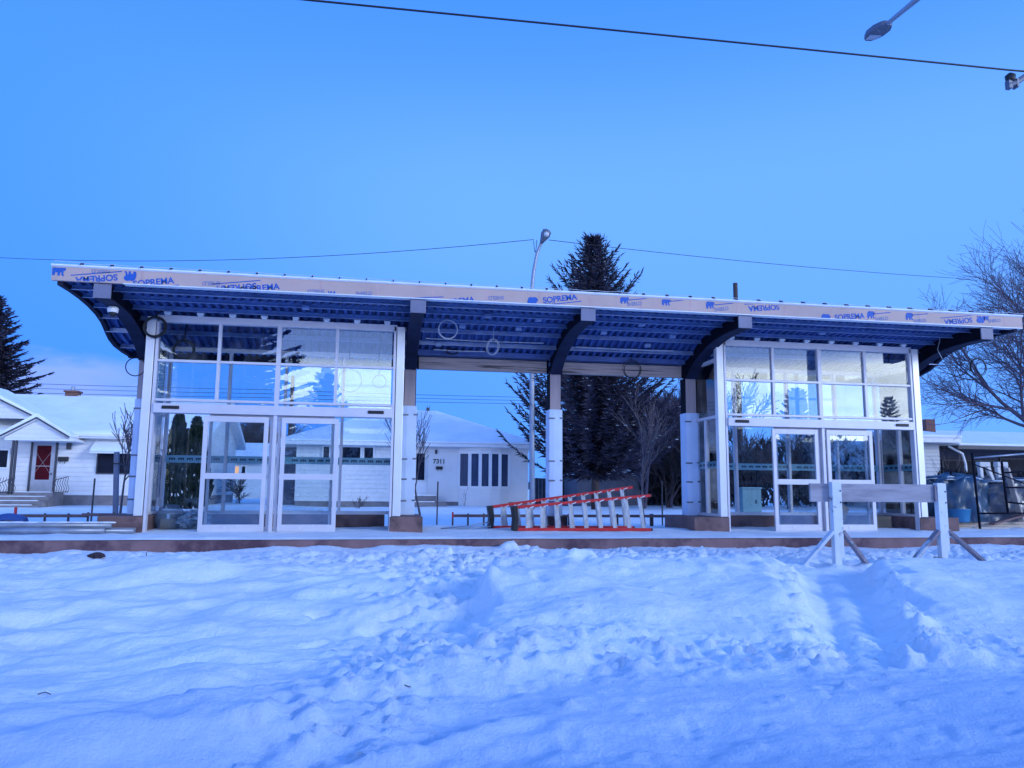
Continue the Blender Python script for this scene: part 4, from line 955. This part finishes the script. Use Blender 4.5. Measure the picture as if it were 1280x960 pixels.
# ------------------------------------------------------------------ trees
def bare_tree(name, label, base, height, seed, levels=4, spread=.55, rad=.05, mtr=None, group=None, nb=(3, 4), lean=(0, 0), trunk_f=.35, up_pull=.25, mincount=1, fork=False, twig_r=.005, dirs=None):
    rs = random.Random(seed); t = thing(name, label, 'tree', base, group); m_ = mtr or bark
    tr, cr = B(), B(); base = Vector(base)
    def grow(p, d, L, r, lev, bld):
        n = 4 if lev > 1 else 3; pts = [p.copy()]; rr = [r]; q = p.copy(); dd = d.copy()
        for i in range(n):
            dd = (dd+Vector((rs.gauss(0, .12), rs.gauss(0, .12), rs.gauss(0, .08)+up_pull*.12))).normalized(); q = q+dd*L/n; pts.append(q.copy()); rr.append(max(twig_r, r*(1-.6*(i+1)/n)))
        bld.tube(pts, rr, 7 if lev == levels else 5 if lev > 1 else 3, cap=False)
        if lev == 0: return
        k = rs.randint(*nb)+(2 if lev == levels else 0)
        for j in range(k):
            f = trunk_f+(1-trunk_f)*(j+.6)/k if lev == levels else .25+.75*(j+.5)/k
            fi = f*n; i0 = min(int(fi), n-1); pp = pts[i0].lerp(pts[i0+1], fi-i0)
            az = rs.uniform(0, 2*math.pi) if dirs is None or lev < levels else rs.choice(dirs)+rs.gauss(0, .35)
            e1 = dd.orthogonal().normalized(); e2 = dd.cross(e1)
            if lev == levels: sd = Vector((math.cos(az), math.sin(az), 0))
            else: sd = e1*math.cos(az)+e2*math.sin(az)
            nd = (dd*math.cos(spread*rs.uniform(.8, 1.3))+sd*math.sin(spread*rs.uniform(.8, 1.3))+Vector((0, 0, up_pull*.35))).normalized()
            grow(pp, nd, L*rs.uniform(.5, .75)*(1.15-.35*f if lev == levels else 1), max(twig_r, r*.55*(1.15-.4*f)), lev-1, cr)
        if lev < levels: grow(q, dd, L*.6, rr[-1], lev-1, cr)
    grow(base-Vector((0, 0, .15)), Vector((lean[0], lean[1], 1)).normalized(), height, rad, levels, tr)
    tr.open = True; cr.open = True
    tr.build('trunk', m_, t, True); cr.build('crown', m_, t, False); return t
def spruce(name, label, base, height, radius, seed, dens=1., clear=.1, group=None, dark=None, tips=.2, flat=.0, mixw=1.):
    rs = random.Random(seed); t = thing(name, label, 'tree', base, group); b0 = Vector(base)
    B().tube([b0-Vector((0, 0, .2)), b0+Vector((.05, 0, height*.5)), b0+Vector((0, 0, height*.98))], [height*.016, height*.009, .01], 8).build('trunk', bark, t, True)
    c = B(); c.open = True; sn = B(); sn.open = True
    def sprig(p, d, L, w):
        if rs.random() < .012 and d.z > -.2: sn.blob(p+Vector((0, 0, .03)), (.07, .07, .022), 6, 4, .3, rs.randint(0, 999))
        e = d.cross(Vector((rs.gauss(0, 1), rs.gauss(0, 1), rs.gauss(0, 1)))).normalized()*w
        k = len(c.v); c.v += [tuple(p-e), tuple(p+e), tuple(p+d*L*.55+e*.9), tuple(p+d*L), tuple(p+d*L*.55-e*.9)]; c.f.append((k, k+1, k+2, k+3, k+4))
    nl = int(34*dens)
    for i in range(nl):
        f = i/(nl-1); z = height*(clear+(1-clear)*f**.95); rmax = radius*((1-f)**.72)*(1-flat*max(0, .15-f)*5)+.12
        nb = max(4, int((9-3*f)*dens**.5))
        for j in range(nb):
            az = 2*math.pi*(j+rs.random()*.8)/nb+i*2.4; L = rmax*rs.choice((rs.uniform(.45, .8), rs.uniform(.75, 1.05), rs.uniform(.9, 1.3)))
            droop = -.45+.95*f; dr = Vector((math.cos(az), math.sin(az), 0)); sdv = Vector((-math.sin(az), math.cos(az), 0))
            ns = max(4, int(L*5*dens)); p = b0+Vector((0, 0, z)); prev = p
            for s in range(1, ns+1):
                u = s/ns; q = b0+Vector((0, 0, z))+dr*L*u+Vector((0, 0, L*(droop*.55*u+tips*u*u*(1.2-.2*f))))+sdv*.05*math.sin(u*5+i)
                d = (q-prev).normalized(); wl = .16+.34*(1-u)*min(1, L/2)
                for _ in range(2): sprig(q, (d+Vector((rs.gauss(0, .25), rs.gauss(0, .25), rs.gauss(0, .25)))).normalized(), .3, .035*mixw)
                for sg in (-1, 1):
                    for _ in range(2):
                        dd = (d*.75+sdv*sg*rs.uniform(.5, 1.0)+Vector((0, 0, rs.uniform(-.65, .25)))).normalized()
                        sprig(prev.lerp(q, rs.random()), dd, wl*rs.uniform(.7, 1.5)+.1, .04*mixw)
                prev = q
    cr = c.build('crown', dark or needle, t)
    if sn.v: sn.build('snow_clumps', snow, cr)
    return t
def cedar(label, base, height, radius, seed):
    rs = random.Random(seed); t = thing('columnar_cedar', label, 'tree', base, 'columnar cedars'); b0 = Vector(base)
    B().tube([b0-Vector((0, 0, .2)), b0+Vector((0, 0, height*.8))], [.06, .02], 6).build('trunk', bark, t)
    c = B(); c.open = True; s = B(); s.open = True
    for i in range(2600):
        f = rs.random(); a = rs.uniform(0, 6.283); rr = radius*(min(1, (1-f)*1.35)**.85)*(.55+.45*min(1, f*6))*math.sqrt(rs.uniform(.35, 1))*(1+.12*math.sin(a*3+f*9))
        p = b0+Vector((rr*math.cos(a), rr*math.sin(a), .05+height*f*.97)); d = Vector((math.cos(a)*.4, math.sin(a)*.4, 1+rs.gauss(0, .3))).normalized()
        e = d.cross(Vector((rs.gauss(0, 1), rs.gauss(0, 1), 0))).normalized()*.05; L = .22
        tgt = s if rs.random() < .045 and rr > radius*.5 else c; k = len(tgt.v)
        if tgt is s: e = e*.7; L = .09; p = p+Vector((math.cos(a), math.sin(a), 0))*.05
        tgt.v += [tuple(p-e), tuple(p+e), tuple(p+d*L+e*.6), tuple(p+d*L*1.3), tuple(p+d*L-e*.6)]; tgt.f.append((k, k+1, k+2, k+3, k+4))
    cr = c.build('crown', cedar_m, t); s.build('snow_flecks', snow, cr); return t
q = at(744, 615, 16); spruce('spruce_tree', 'tall dark spruce rising behind the middle of the canopy', (q.x, 16, zback(0, 16)), at(742, 302, 16).z, 3.6, 5, 1.5, .13, tips=.55, mixw=.62)
q = at(-28, 600, 40); spruce('spruce_tree', 'dark spruce behind the bungalow roof at the picture edge', (q.x, 40, 0), at(-8, 372, 40).z, 4.6, 9, 1.6, .06, mixw=.9)
q = at(217, 630, 15); cedar('taller columnar cedar flecked with snow, nearer the shelter wall', (q.x, 15, .0), at(215, 518, 15).z, .62, 3)
q = at(240, 630, 15); cedar('shorter columnar cedar flecked with snow beside the taller one', (q.x, 15, .0), at(239, 526, 15).z, .62, 4)
# saplings by the walk
q = at(143, 650, 4); bare_tree('sapling', 'bare sapling tied to a square stake before the red door bungalow', (q.x+.06, 4, -.1), 1.75, 21, 3, .42, .04, bark_p, 'young street saplings', (3, 4), trunk_f=.72, up_pull=.65, twig_r=.009)
a = at(146, 565, 3.85); sg = thing('support_stake', 'square grey support stake holding the sapling at the left', 'stake', (a.x, 3.85, 0)); B().bar((a.x+.10, 3.85, -.2), (a.x, 3.85, a.z), .105, .105, (0, 1, 0)).build('stake_shaft', mat('grey_stake', (.22, .22, .27), .7, var=.2), sg, bevel=.006); B().box(a.x-.04, a.x+.12, 3.78, 4.05, a.z-.3, a.z-.27).build('tie_strap', black_pl, sg)
q = at(527, 655, 6); bare_tree('sapling', 'bare sapling in front of the house number wall', (q.x, 6, -.1), 1.9, 33, 3, .42, .04, bark_p, 'young street saplings', (3, 4), trunk_f=.5, up_pull=.6, twig_r=.008)
q = at(806, 645, 6); bare_tree('sapling', 'bare sapling against the dark spruce right of the ladders', (q.x, 6, -.1), 2.2, 47, 3, .45, .045, bark_p, 'young street saplings', (3, 5), trunk_f=.45, up_pull=.6)
q = at(1187, 630, 17); bare_tree('sapling', 'small bare sapling before the grey sided bungalow', (q.x, 17, 0), 1.9, 57, 2, .5, .03, bark_p, 'young street saplings', (3, 4), trunk_f=.35, up_pull=.5)
# big bare tree at the right edge
q = at(1345, 620, 12); bare_tree('bare_tree', 'large leafless tree reaching over the right end of the roof', (q.x, 12, 0), 6.9, 5, 5, .68, .26, mat('purple_bark', (.10, .08, .115), .85, var=.3, scale=8), None, (4, 6), (-.10, -.02), .12, .16, twig_r=.0065)
# leafless shrubs seen through the second shelter and the gaps
for i, (px, Y, hgt, lab) in enumerate(((885, 20, 3.0, 'dense leafless shrub right of the wrapped post'), (935, 21, 3.2, 'dense leafless shrub behind the green cabinet'), (985, 20, 3.0, 'dense leafless shrub behind the first door of the second shelter'), (1035, 21, 3.0, 'dense leafless shrub behind the centre mullion of the second shelter'), (1085, 20, 2.7, 'dense leafless shrub behind the barricade plank'), (835, 22, 3.2, 'dense leafless shrub at the spruce edge'))):
    q = at(px, 630, Y); bare_tree('leafless_shrub', lab, (q.x, Y, 0), hgt*.75, 70+i, 4, .6, .09, bark, 'leafless shrubs behind the second shelter', (4, 5), trunk_f=.05, up_pull=.45, twig_r=.014)
for i, (px, Y, hgt, lab) in enumerate(((805, 21, 4.6, 'tall purple-brown thicket right behind the bare sapling'), (838, 22, 5.2, 'tall purple-brown thicket in the gap left of the wrapped post'), (866, 21, 4.4, 'tall purple-brown thicket rising behind the wrapped post'))):
    q = at(px, 630, Y); bare_tree('leafless_thicket', lab, (q.x, Y, 0), hgt*.72, 170+i, 5, .5, .10, MATS['purple_bark'], 'purple thickets beside the spruce', (4, 5), trunk_f=.05, up_pull=.5, twig_r=.010)
def hedge(name, label, x0, x1, y0, y1, z1, n, seed, m_):
    rs = random.Random(seed); c = B(); c.open = True
    for i in range(n):
        x = rs.uniform(x0, x1); y = rs.uniform(y0, y1); top_ = z1*(.8+.2*math.sin(x*1.7+seed)+.14*math.sin(x*4.1)); z = top_*rs.random()**.7
        d = Vector((rs.gauss(0, .5), rs.gauss(0, .5), 1)).normalized(); e = d.cross(Vector((rs.gauss(0, 1), rs.gauss(0, 1), 0))).normalized()*.09; k = len(c.v); p = Vector((x, y, z)); L = .45
        c.v += [tuple(p-e), tuple(p+e), tuple(p+d*L+e*.5), tuple(p+d*L*1.3)]; c.f.append((k, k+1, k+2, k+3))
    return tag(c.build(name, m_), label, 'hedge')
hd_m = leaf_mat('hedge_leaves', (.03, .026, .03), (.05, .045, .055))
hedge('hedge', 'dark hedge standing behind the shrubs and second shelter', at(800, 600, 24).x, at(1140, 600, 24).x, 23.2, 24.8, 3.4, 6500, 3, hd_m)
hedge('hedge', 'dark hedge closing the gap between spruce trunk and fence', at(688, 600, 29).x, at(860, 600, 29).x, 28.5, 29.8, 4.2, 3600, 8, hd_m)
hedge('hedge', 'dark hedge between the tarped pile and the grey bungalow', at(1168, 600, 14).x, at(1330, 600, 14).x, 13.5, 14.6, 1.5, 2600, 21, hd_m)
for i, (px, Y, hg, lab) in enumerate(((300, 60, 5.5, 'distant bare tree above the far house, nearer the cedar side'), (335, 62, 6.0, 'distant bare tree above the far house, nearer the hipped roof'), (318, 75, 7.0, 'distant bare tree above the far house, faintest and farthest'))):
    q = at(px, 600, Y); bare_tree('distant_bare_tree', lab, (q.x, Y, 0), hg*.75, 90+i, 4, .6, .12, bark, 'bare trees beyond the far house', (4, 5), trunk_f=.15, up_pull=.3, twig_r=.025)
q = at(300, 628, 24); bare_tree('leafless_shrub', 'low dark leafless shrub on the snow between the bungalows', (q.x, 24, 0), 1.0, 120, 3, .8, .04, bark, None, (4, 6), trunk_f=.05, up_pull=.2, twig_r=.014)
q = at(448, 640, 18.6); bare_tree('garden_plant', 'low withered plant before the hipped bungalow wall', (q.x, 18.6, .02), .45, 121, 2, .9, .02, bark, None, (4, 6), trunk_f=.05, up_pull=.3, twig_r=.008)
q = at(582, 632, 19.2); bare_tree('garden_plant', 'thin withered stems under the bow window', (q.x, 19.2, .02), .8, 122, 1, .35, .015, bark_p, None, (3, 4), trunk_f=.05, up_pull=.7, twig_r=.006)

# ------------------------------------------------------------------ street lights, wires, poles
q = at(665, 628, 14.5); lp = thing('street_lamp', 'grey street lamp with cobra head standing behind the canopy', 'street lamp', (q.x, 14.5, -.1))
pts = [at(665, y, 14.5) for y in (640, 560, 470, 380, 360)]+[at(667, 340, 14.5), at(671, 318, 14.5), at(676.5, 304, 14.5)]
pts[0].z = -.2
B().tube(pts, [.115, .11, .105, .085, .08, .075, .07, .065], 12).build('pole', steel_pole, lp, True)
a = at(676, 305, 14.5); c = at(685, 287, 14.2)
B().tube([a, lerp(a, c, .25), lerp(a, c, .6), lerp(a, c, .9), c], [.05, .11, .20, .19, .08], 14).build('lamp_head', lamp_grey, lp, True)
d = lerp(a, c, .68)+Vector((0, -.14, -.04)); B().blob(d, (.12, .10, .13), 12, 8, .02, 2).build('lens', lamp_lens, lp, True)
B().box(pts[1].x-.14, pts[1].x-.1, 14.45, 14.55, .9, 1.2).build('hatch_box', trim_d, lp)
# nearer lamp over the road, upper right
lp = thing('street_lamp', 'flat LED street lamp reaching in over the road from the right', 'street lamp', (9.6, -15.5, -.5))
hb, hf_ = at(1110, 29, -6.0), at(1085, 49, -5.4)
ax = (hb-hf_).normalized(); sdv = ax.cross(Vector((0, 0, 1))).normalized(); upv = sdv.cross(ax)
Lh = (hb-hf_).length; outl = [(0, -.05), (.1, -.10), (.35, -.15), (.7, -.15), (.92, -.10), (1, -.05), (1, .05), (.92, .10), (.7, .15), (.35, .15), (.1, .10), (0, .05)]
b = B(); n = len(outl)
for zz in (-.035, .05): b.v += [tuple(hf_+ax*Lh*u+sdv*w+upv*zz) for u, w in outl]
b.f += [tuple(range(n)), tuple(range(2*n-1, n-1, -1))]+[(i, i+n, (i+1) % n+n, (i+1) % n) for i in range(n)]
b.build('lamp_head', lamp_grey, lp, bevel=.012)
b = B(); b.v += [tuple(hf_+ax*Lh*u+sdv*w-upv*zz) for zz in (.036, .042) for u, w in ((.12, -.08), (.42, -.1), (.42, .1), (.12, .08))]
b.f += [(0,1,2,3), (7,6,5,4), (0,4,5,1), (1,5,6,2), (2,6,7,3), (3,7,4,0)]; b.build('lens', lamp_lens, lp)
e1 = at(1150, -4, -7.2); arm = [hb, lerp(hb, e1, .5), e1, e1+(e1-hb)*1.1+Vector((.3, 0, .1)), Vector((9.6, -15.0, 9.3)), Vector((9.6, -15.5, 8.6)), Vector((9.6, -15.5, -.6))]
B().tube([hb-ax*.1]+arm, [.035, .035, .04, .045, .05, .06, .08, .11], 10).build('pole', steel_pole, lp, True)
# overhead line and the bracket that carries it
W1 = [at(-60, -48, -5), at(385, 0, -5), at(700, 31, -5), at(1000, 61, -5), at(1261, 87.5, -5), at(1420, 101, -5)]
B().tube([Vector((-40, -5, W1[0].z+.9))]+W1+[Vector((60, -5, W1[-1].z+1))], .016, 6).build('overhead_wire', cable_b, None, True, tagd=('thick overhead wire crossing the upper sky in front of the canopy', 'wire'))
q = at(1263, 98, -5); br = thing('wire_bracket', 'dark pole bracket with insulator holding the overhead wire at the right', 'bracket', (q.x, -5, 0))
B().tube([(q.x, -5, q.z+.10), (q.x, -5, q.z+.05), (q.x, -5, q.z-.02), (q.x, -5, q.z-.05), (q.x, -5, q.z-.09)], [.03, .09, .08, .085, .03], 10).build('insulator', black_pl, br, True)
e0, e1 = at(1262, 106, -5), at(1285, 93, -5)
B().tube([e0-Vector((.04, 0, .01)), e0+Vector((.10, 0, .03)), e1, Vector((e1.x+1.6, -5, e1.z+.5))], [.055, .06, .05, .055], 10).box(e0.x-.05, e0.x+.02, -5.05, -4.95, e0.z-.08, e0.z+.07).box(e0.x+.11, e0.x+.15, -5.06, -4.94, e0.z-.05, e0.z+.11).build('arm', lamp_grey, br)
B().tube([(e1.x+1.6, -5, -.5), (e1.x+1.6, -5, e1.z+1.2)], [.15, .1], 12).build('pole', steel_pole, br, True)
def wire(label, pts, r, seg=14, sag=0.):
    P = [Vector(p) for p in pts]; out = []
    for a, c in zip(P[:-1], P[1:]):
        for i in range(seg): t = i/seg; out.append(a.lerp(c, t)-Vector((0, 0, sag*4*t*(1-t))))
    out.append(P[-1]); B().tube(out, r, 5).build('service_wire', cable_b, None, True, tagd=(label, 'wire', 'thin service wires behind the canopy'))
a = at(671, 300, 14.5)
wire('thin wire running from the lamp pole toward the left side of the sky', [a, at(667, 299.5, 14.5), at(-40, 320, 26)], .014, 18, .55)
wire('thin wire running from the lamp pole over the spruce top to the right', [at(686, 300, 14.5), at(1192, 347.5, 22), at(1400, 362, 26)], .014, 14, .15)
for i, (ya, yb, lab) in enumerate(((492, 496, 'uppermost distant wire between the posts above the hipped roof'), (497, 500, 'middle distant wire between the posts above the hipped roof'), (502, 504, 'lowest distant wire between the posts above the hipped roof'))):
    wire(lab, [at(-60, ya-16+i, 34), at(330, ya-5, 34), at(680, yb+1, 34), at(900, yb+5, 34)], .014, 8, .05)
q = at(919, 354, 25); up_ = thing('utility_pole', 'brown wooden utility pole whose top shows above the canopy', 'utility pole', (q.x, 25, -.2))
B().tube([(q.x, 25, -.3), (q.x, 25, q.z)], [.17, .13], 12).build('pole_shaft', bark, up_, True); B().box(q.x-.9, q.x+.9, 25.13, 25.22, q.z-1.9, q.z-1.78).build('crossarm', bark, up_)
q = at(345, 560, 34.2); up_ = thing('utility_pole', 'dark utility pole behind the hipped roof seen through the first shelter', 'utility pole', (q.x+.8, 34.2, 0))
q = at(366, 470, 34.2); B().tube([(q.x, 34.2, -.3), (q.x, 34.2, q.z)], [.17, .12], 10).build('pole_shaft', bark, up_, True)

# ------------------------------------------------------------------ across the road, behind the camera (seen in the glass)
MIR = lambda px, py, Y: (lambda p: Vector((p.x, -Y, p.z)))(at(px, py, Y))
q = MIR(262, 600, 36); spruce('spruce_tree', 'broad spruce across the road mirrored in the first shelter glass', (q.x, -36, -.5), 21, 6.2, 15, 1.9, .06, mixw=2.8)
q = MIR(402, 600, 36); spruce('spruce_tree', 'small spruce across the road mirrored beside the broad one', (q.x, -36, -.5), MIR(402, 462, 36).z+.5, 2.2, 16, 1.0, .04, mixw=2.2)
q = MIR(925, 600, 36); bare_tree('bare_tree', 'leafless tree across the road mirrored in the second shelter glass', (q.x, -36, -.5), 5.2, 17, 4, .6, .2, bark, None, (4, 5), trunk_f=.3, up_pull=.3, twig_r=.03)
q = MIR(1000, 600, 36); spruce('spruce_tree', 'low round spruce across the road mirrored in the second shelter', (q.x, -36, -.5), MIR(1000, 488, 36).z+.5, 2.6, 18, 1., .04, mixw=2.2)
q = MIR(1118, 600, 36); spruce('spruce_tree', 'narrow spruce across the road mirrored near the far casing', (q.x, -36, -.5), MIR(1118, 499, 36).z+.5, 1.6, 19, .8, .04)
for i, (xa, xb, col, lab) in enumerate(((-34, -17, siding_g, 'grey house across the road opposite the red door bungalow'), (-12, 6, siding_g, 'grey house across the road opposite the first shelter'), (11, 27, siding_w, 'pale house across the road opposite the ladders'), (31, 52, siding_g, 'grey house across the road opposite the second shelter'))):
    h = thing('roadside_house', lab, 'house', ((xa+xb)/2, -48, 0), 'houses across the road')
    B().box(xa, xb, -52, -44, -.6, 3.2).build('wall', col, h); roof_gable_x(h, xa, xb, -52, -44, 3.2, 5.4)
    window(h, xa+2, xa+5, 1.2, 2.6, -44+.07+.001)
hedge('hedge', 'tall dark hedge lining the far side of the road', -45, 60, -42.5, -41, 5.6, 9000, 13, hd_m)

# ------------------------------------------------------------------ light
w = bpy.data.worlds.new('World'); sc.world = w; w.use_nodes = True; nt = w.node_tree; n = nt.nodes
bg = n['Background']; out = n['World Output']
SUN_EL = R(17.)
sky = n.new('ShaderNodeTexSky'); sky.sky_type = 'NISHITA'; sky.sun_disc = False; sky.sun_elevation = SUN_EL; sky.sun_rotation = R(180-50); sky.air_density = 1.0; sky.dust_density = .6; sky.ozone_density = 3.
tc = n.new('ShaderNodeTexCoord'); sx = n.new('ShaderNodeSeparateXYZ'); nt.links.new(tc.outputs['Generated'], sx.inputs[0])
def math_(op, a, b=None, clamp=False):
    m = n.new('ShaderNodeMath'); m.operation = op; m.use_clamp = clamp
    for i, v in enumerate((a, b)):
        if v is None: continue
        if isinstance(v, (int, float)): m.inputs[i].default_value = v
        else: nt.links.new(v, m.inputs[i])
    return m.outputs[0]
def mrange(v, a, b, c=0., d=1., smooth=True):
    m = n.new('ShaderNodeMapRange'); m.interpolation_type = 'SMOOTHSTEP' if smooth else 'LINEAR'
    for k, val in (('From Min', a), ('From Max', b), ('To Min', c), ('To Max', d)): m.inputs[k].default_value = val
    nt.links.new(v, m.inputs['Value']); return m.outputs[0]
def mixc(f, A, Bc):
    m = n.new('ShaderNodeMix'); m.data_type = 'RGBA'
    if isinstance(f, float): m.inputs['Factor'].default_value = f
    else: nt.links.new(f, m.inputs['Factor'])
    for k, v in (('A', A), ('B', Bc)):
        if isinstance(v, tuple): m.inputs[k].default_value = (*v, 1)
        else: nt.links.new(v, m.inputs[k])
    return m.outputs['Result']
K = 10.   # the background strength is 0.1: colours below are the picture's own values
def c(*v): return tuple(K*x for x in v)
low = mixc(mrange(sx.outputs['X'], -.45, .75), c(.066, .318, 1.3), c(.150, .450, 1.35))
high = mixc(mrange(sx.outputs['Z'], .62, .9), c(.072, .318, 1.25), c(.15, .40, 1.25))
mid = mixc(mrange(sx.outputs['X'], -.50, .15), c(.078, .340, 1.3), c(.165, .465, 1.35))
base = mixc(mrange(sx.outputs['Z'], .36, .58), mixc(mrange(sx.outputs['Z'], .10, .34), low, mid), high)
# bright western glow behind the photographer, streaked with cloud
mp = n.new('ShaderNodeMapping'); mp.inputs['Scale'].default_value = (1.2, 1.2, 13); nt.links.new(tc.outputs['Generated'], mp.inputs[0])
nz = n.new('ShaderNodeTexNoise'); nz.inputs['Scale'].default_value = 2.2; nz.inputs['Detail'].default_value = 5; nt.links.new(mp.outputs[0], nz.inputs['Vector'])
back = mrange(math_('MULTIPLY', sx.outputs['Y'], -1.), .05, .85)
elev = mrange(sx.outputs['Z'], .52, .10)
gf = math_('MULTIPLY', math_('MULTIPLY', back, elev), mrange(nz.outputs['Fac'], .36, .6, .72, 1.), True)
base = mixc(gf, base, mixc(mrange(sx.outputs['Z'], .142, .170), c(3.3, 3.7, 4.0), c(1.05, 1.65, 3.4)))
# lilac cloud bank low at the left
mp2 = n.new('ShaderNodeMapping'); mp2.inputs['Scale'].default_value = (3, 3, 9); nt.links.new(tc.outputs['Generated'], mp2.inputs[0])
n2 = n.new('ShaderNodeTexNoise'); n2.inputs['Scale'].default_value = 3; n2.inputs['Detail'].default_value = 7; nt.links.new(mp2.outputs[0], n2.inputs['Vector'])
edge = math_('ADD', sx.outputs['Z'], math_('MULTIPLY', math_('SUBTRACT', n2.outputs['Fac'], .5), -.10))
cl = math_('MULTIPLY', mrange(edge, .158, .125), math_('MULTIPLY', mrange(math_('ADD', sx.outputs['X'], math_('MULTIPLY', n2.outputs['Fac'], .12)), -.16, -.26), mrange(sx.outputs['Y'], .3, .6)))
base = mixc(math_('MULTIPLY', cl, .75), base, c(.33, .48, 1.2))
tin = n.new('ShaderNodeMix'); tin.data_type = 'RGBA'; tin.blend_type = 'MULTIPLY'; tin.inputs['Factor'].default_value = 1.
nt.links.new(sky.outputs[0], tin.inputs['A']); tin.inputs['B'].default_value = (.03, .05, .09, 1)
ad = n.new('ShaderNodeMix'); ad.data_type = 'RGBA'; ad.blend_type = 'ADD'; ad.inputs['Factor'].default_value = 1.
nt.links.new(base, ad.inputs['A']); nt.links.new(tin.outputs['Result'], ad.inputs['B'])
nt.links.new(ad.outputs['Result'], bg.inputs['Color']); bg.inputs['Strength'].default_value = .1
sun = bpy.data.objects.new('sun', bpy.data.lights.new('sun', 'SUN')); COL.objects.link(sun)
sun.data.energy = 1.55; sun.data.angle = R(13); sun.data.color = (.76, .88, 1); sun.rotation_euler = (R(90-17), 0, R(50)); sun.location = (0, -30, 20)

sc.view_settings.view_transform = 'Standard'; sc.view_settings.look = 'None'; sc.view_settings.exposure = 0; sc.view_settings.gamma = 1
sc.cycles.max_bounces = 7; sc.cycles.diffuse_bounces = 3; sc.cycles.glossy_bounces = 4; sc.cycles.transparent_max_bounces = 28; sc.cycles.transmission_bounces = 4
sc.cycles.use_denoising = True; sc.cycles.sample_clamp_indirect = 6
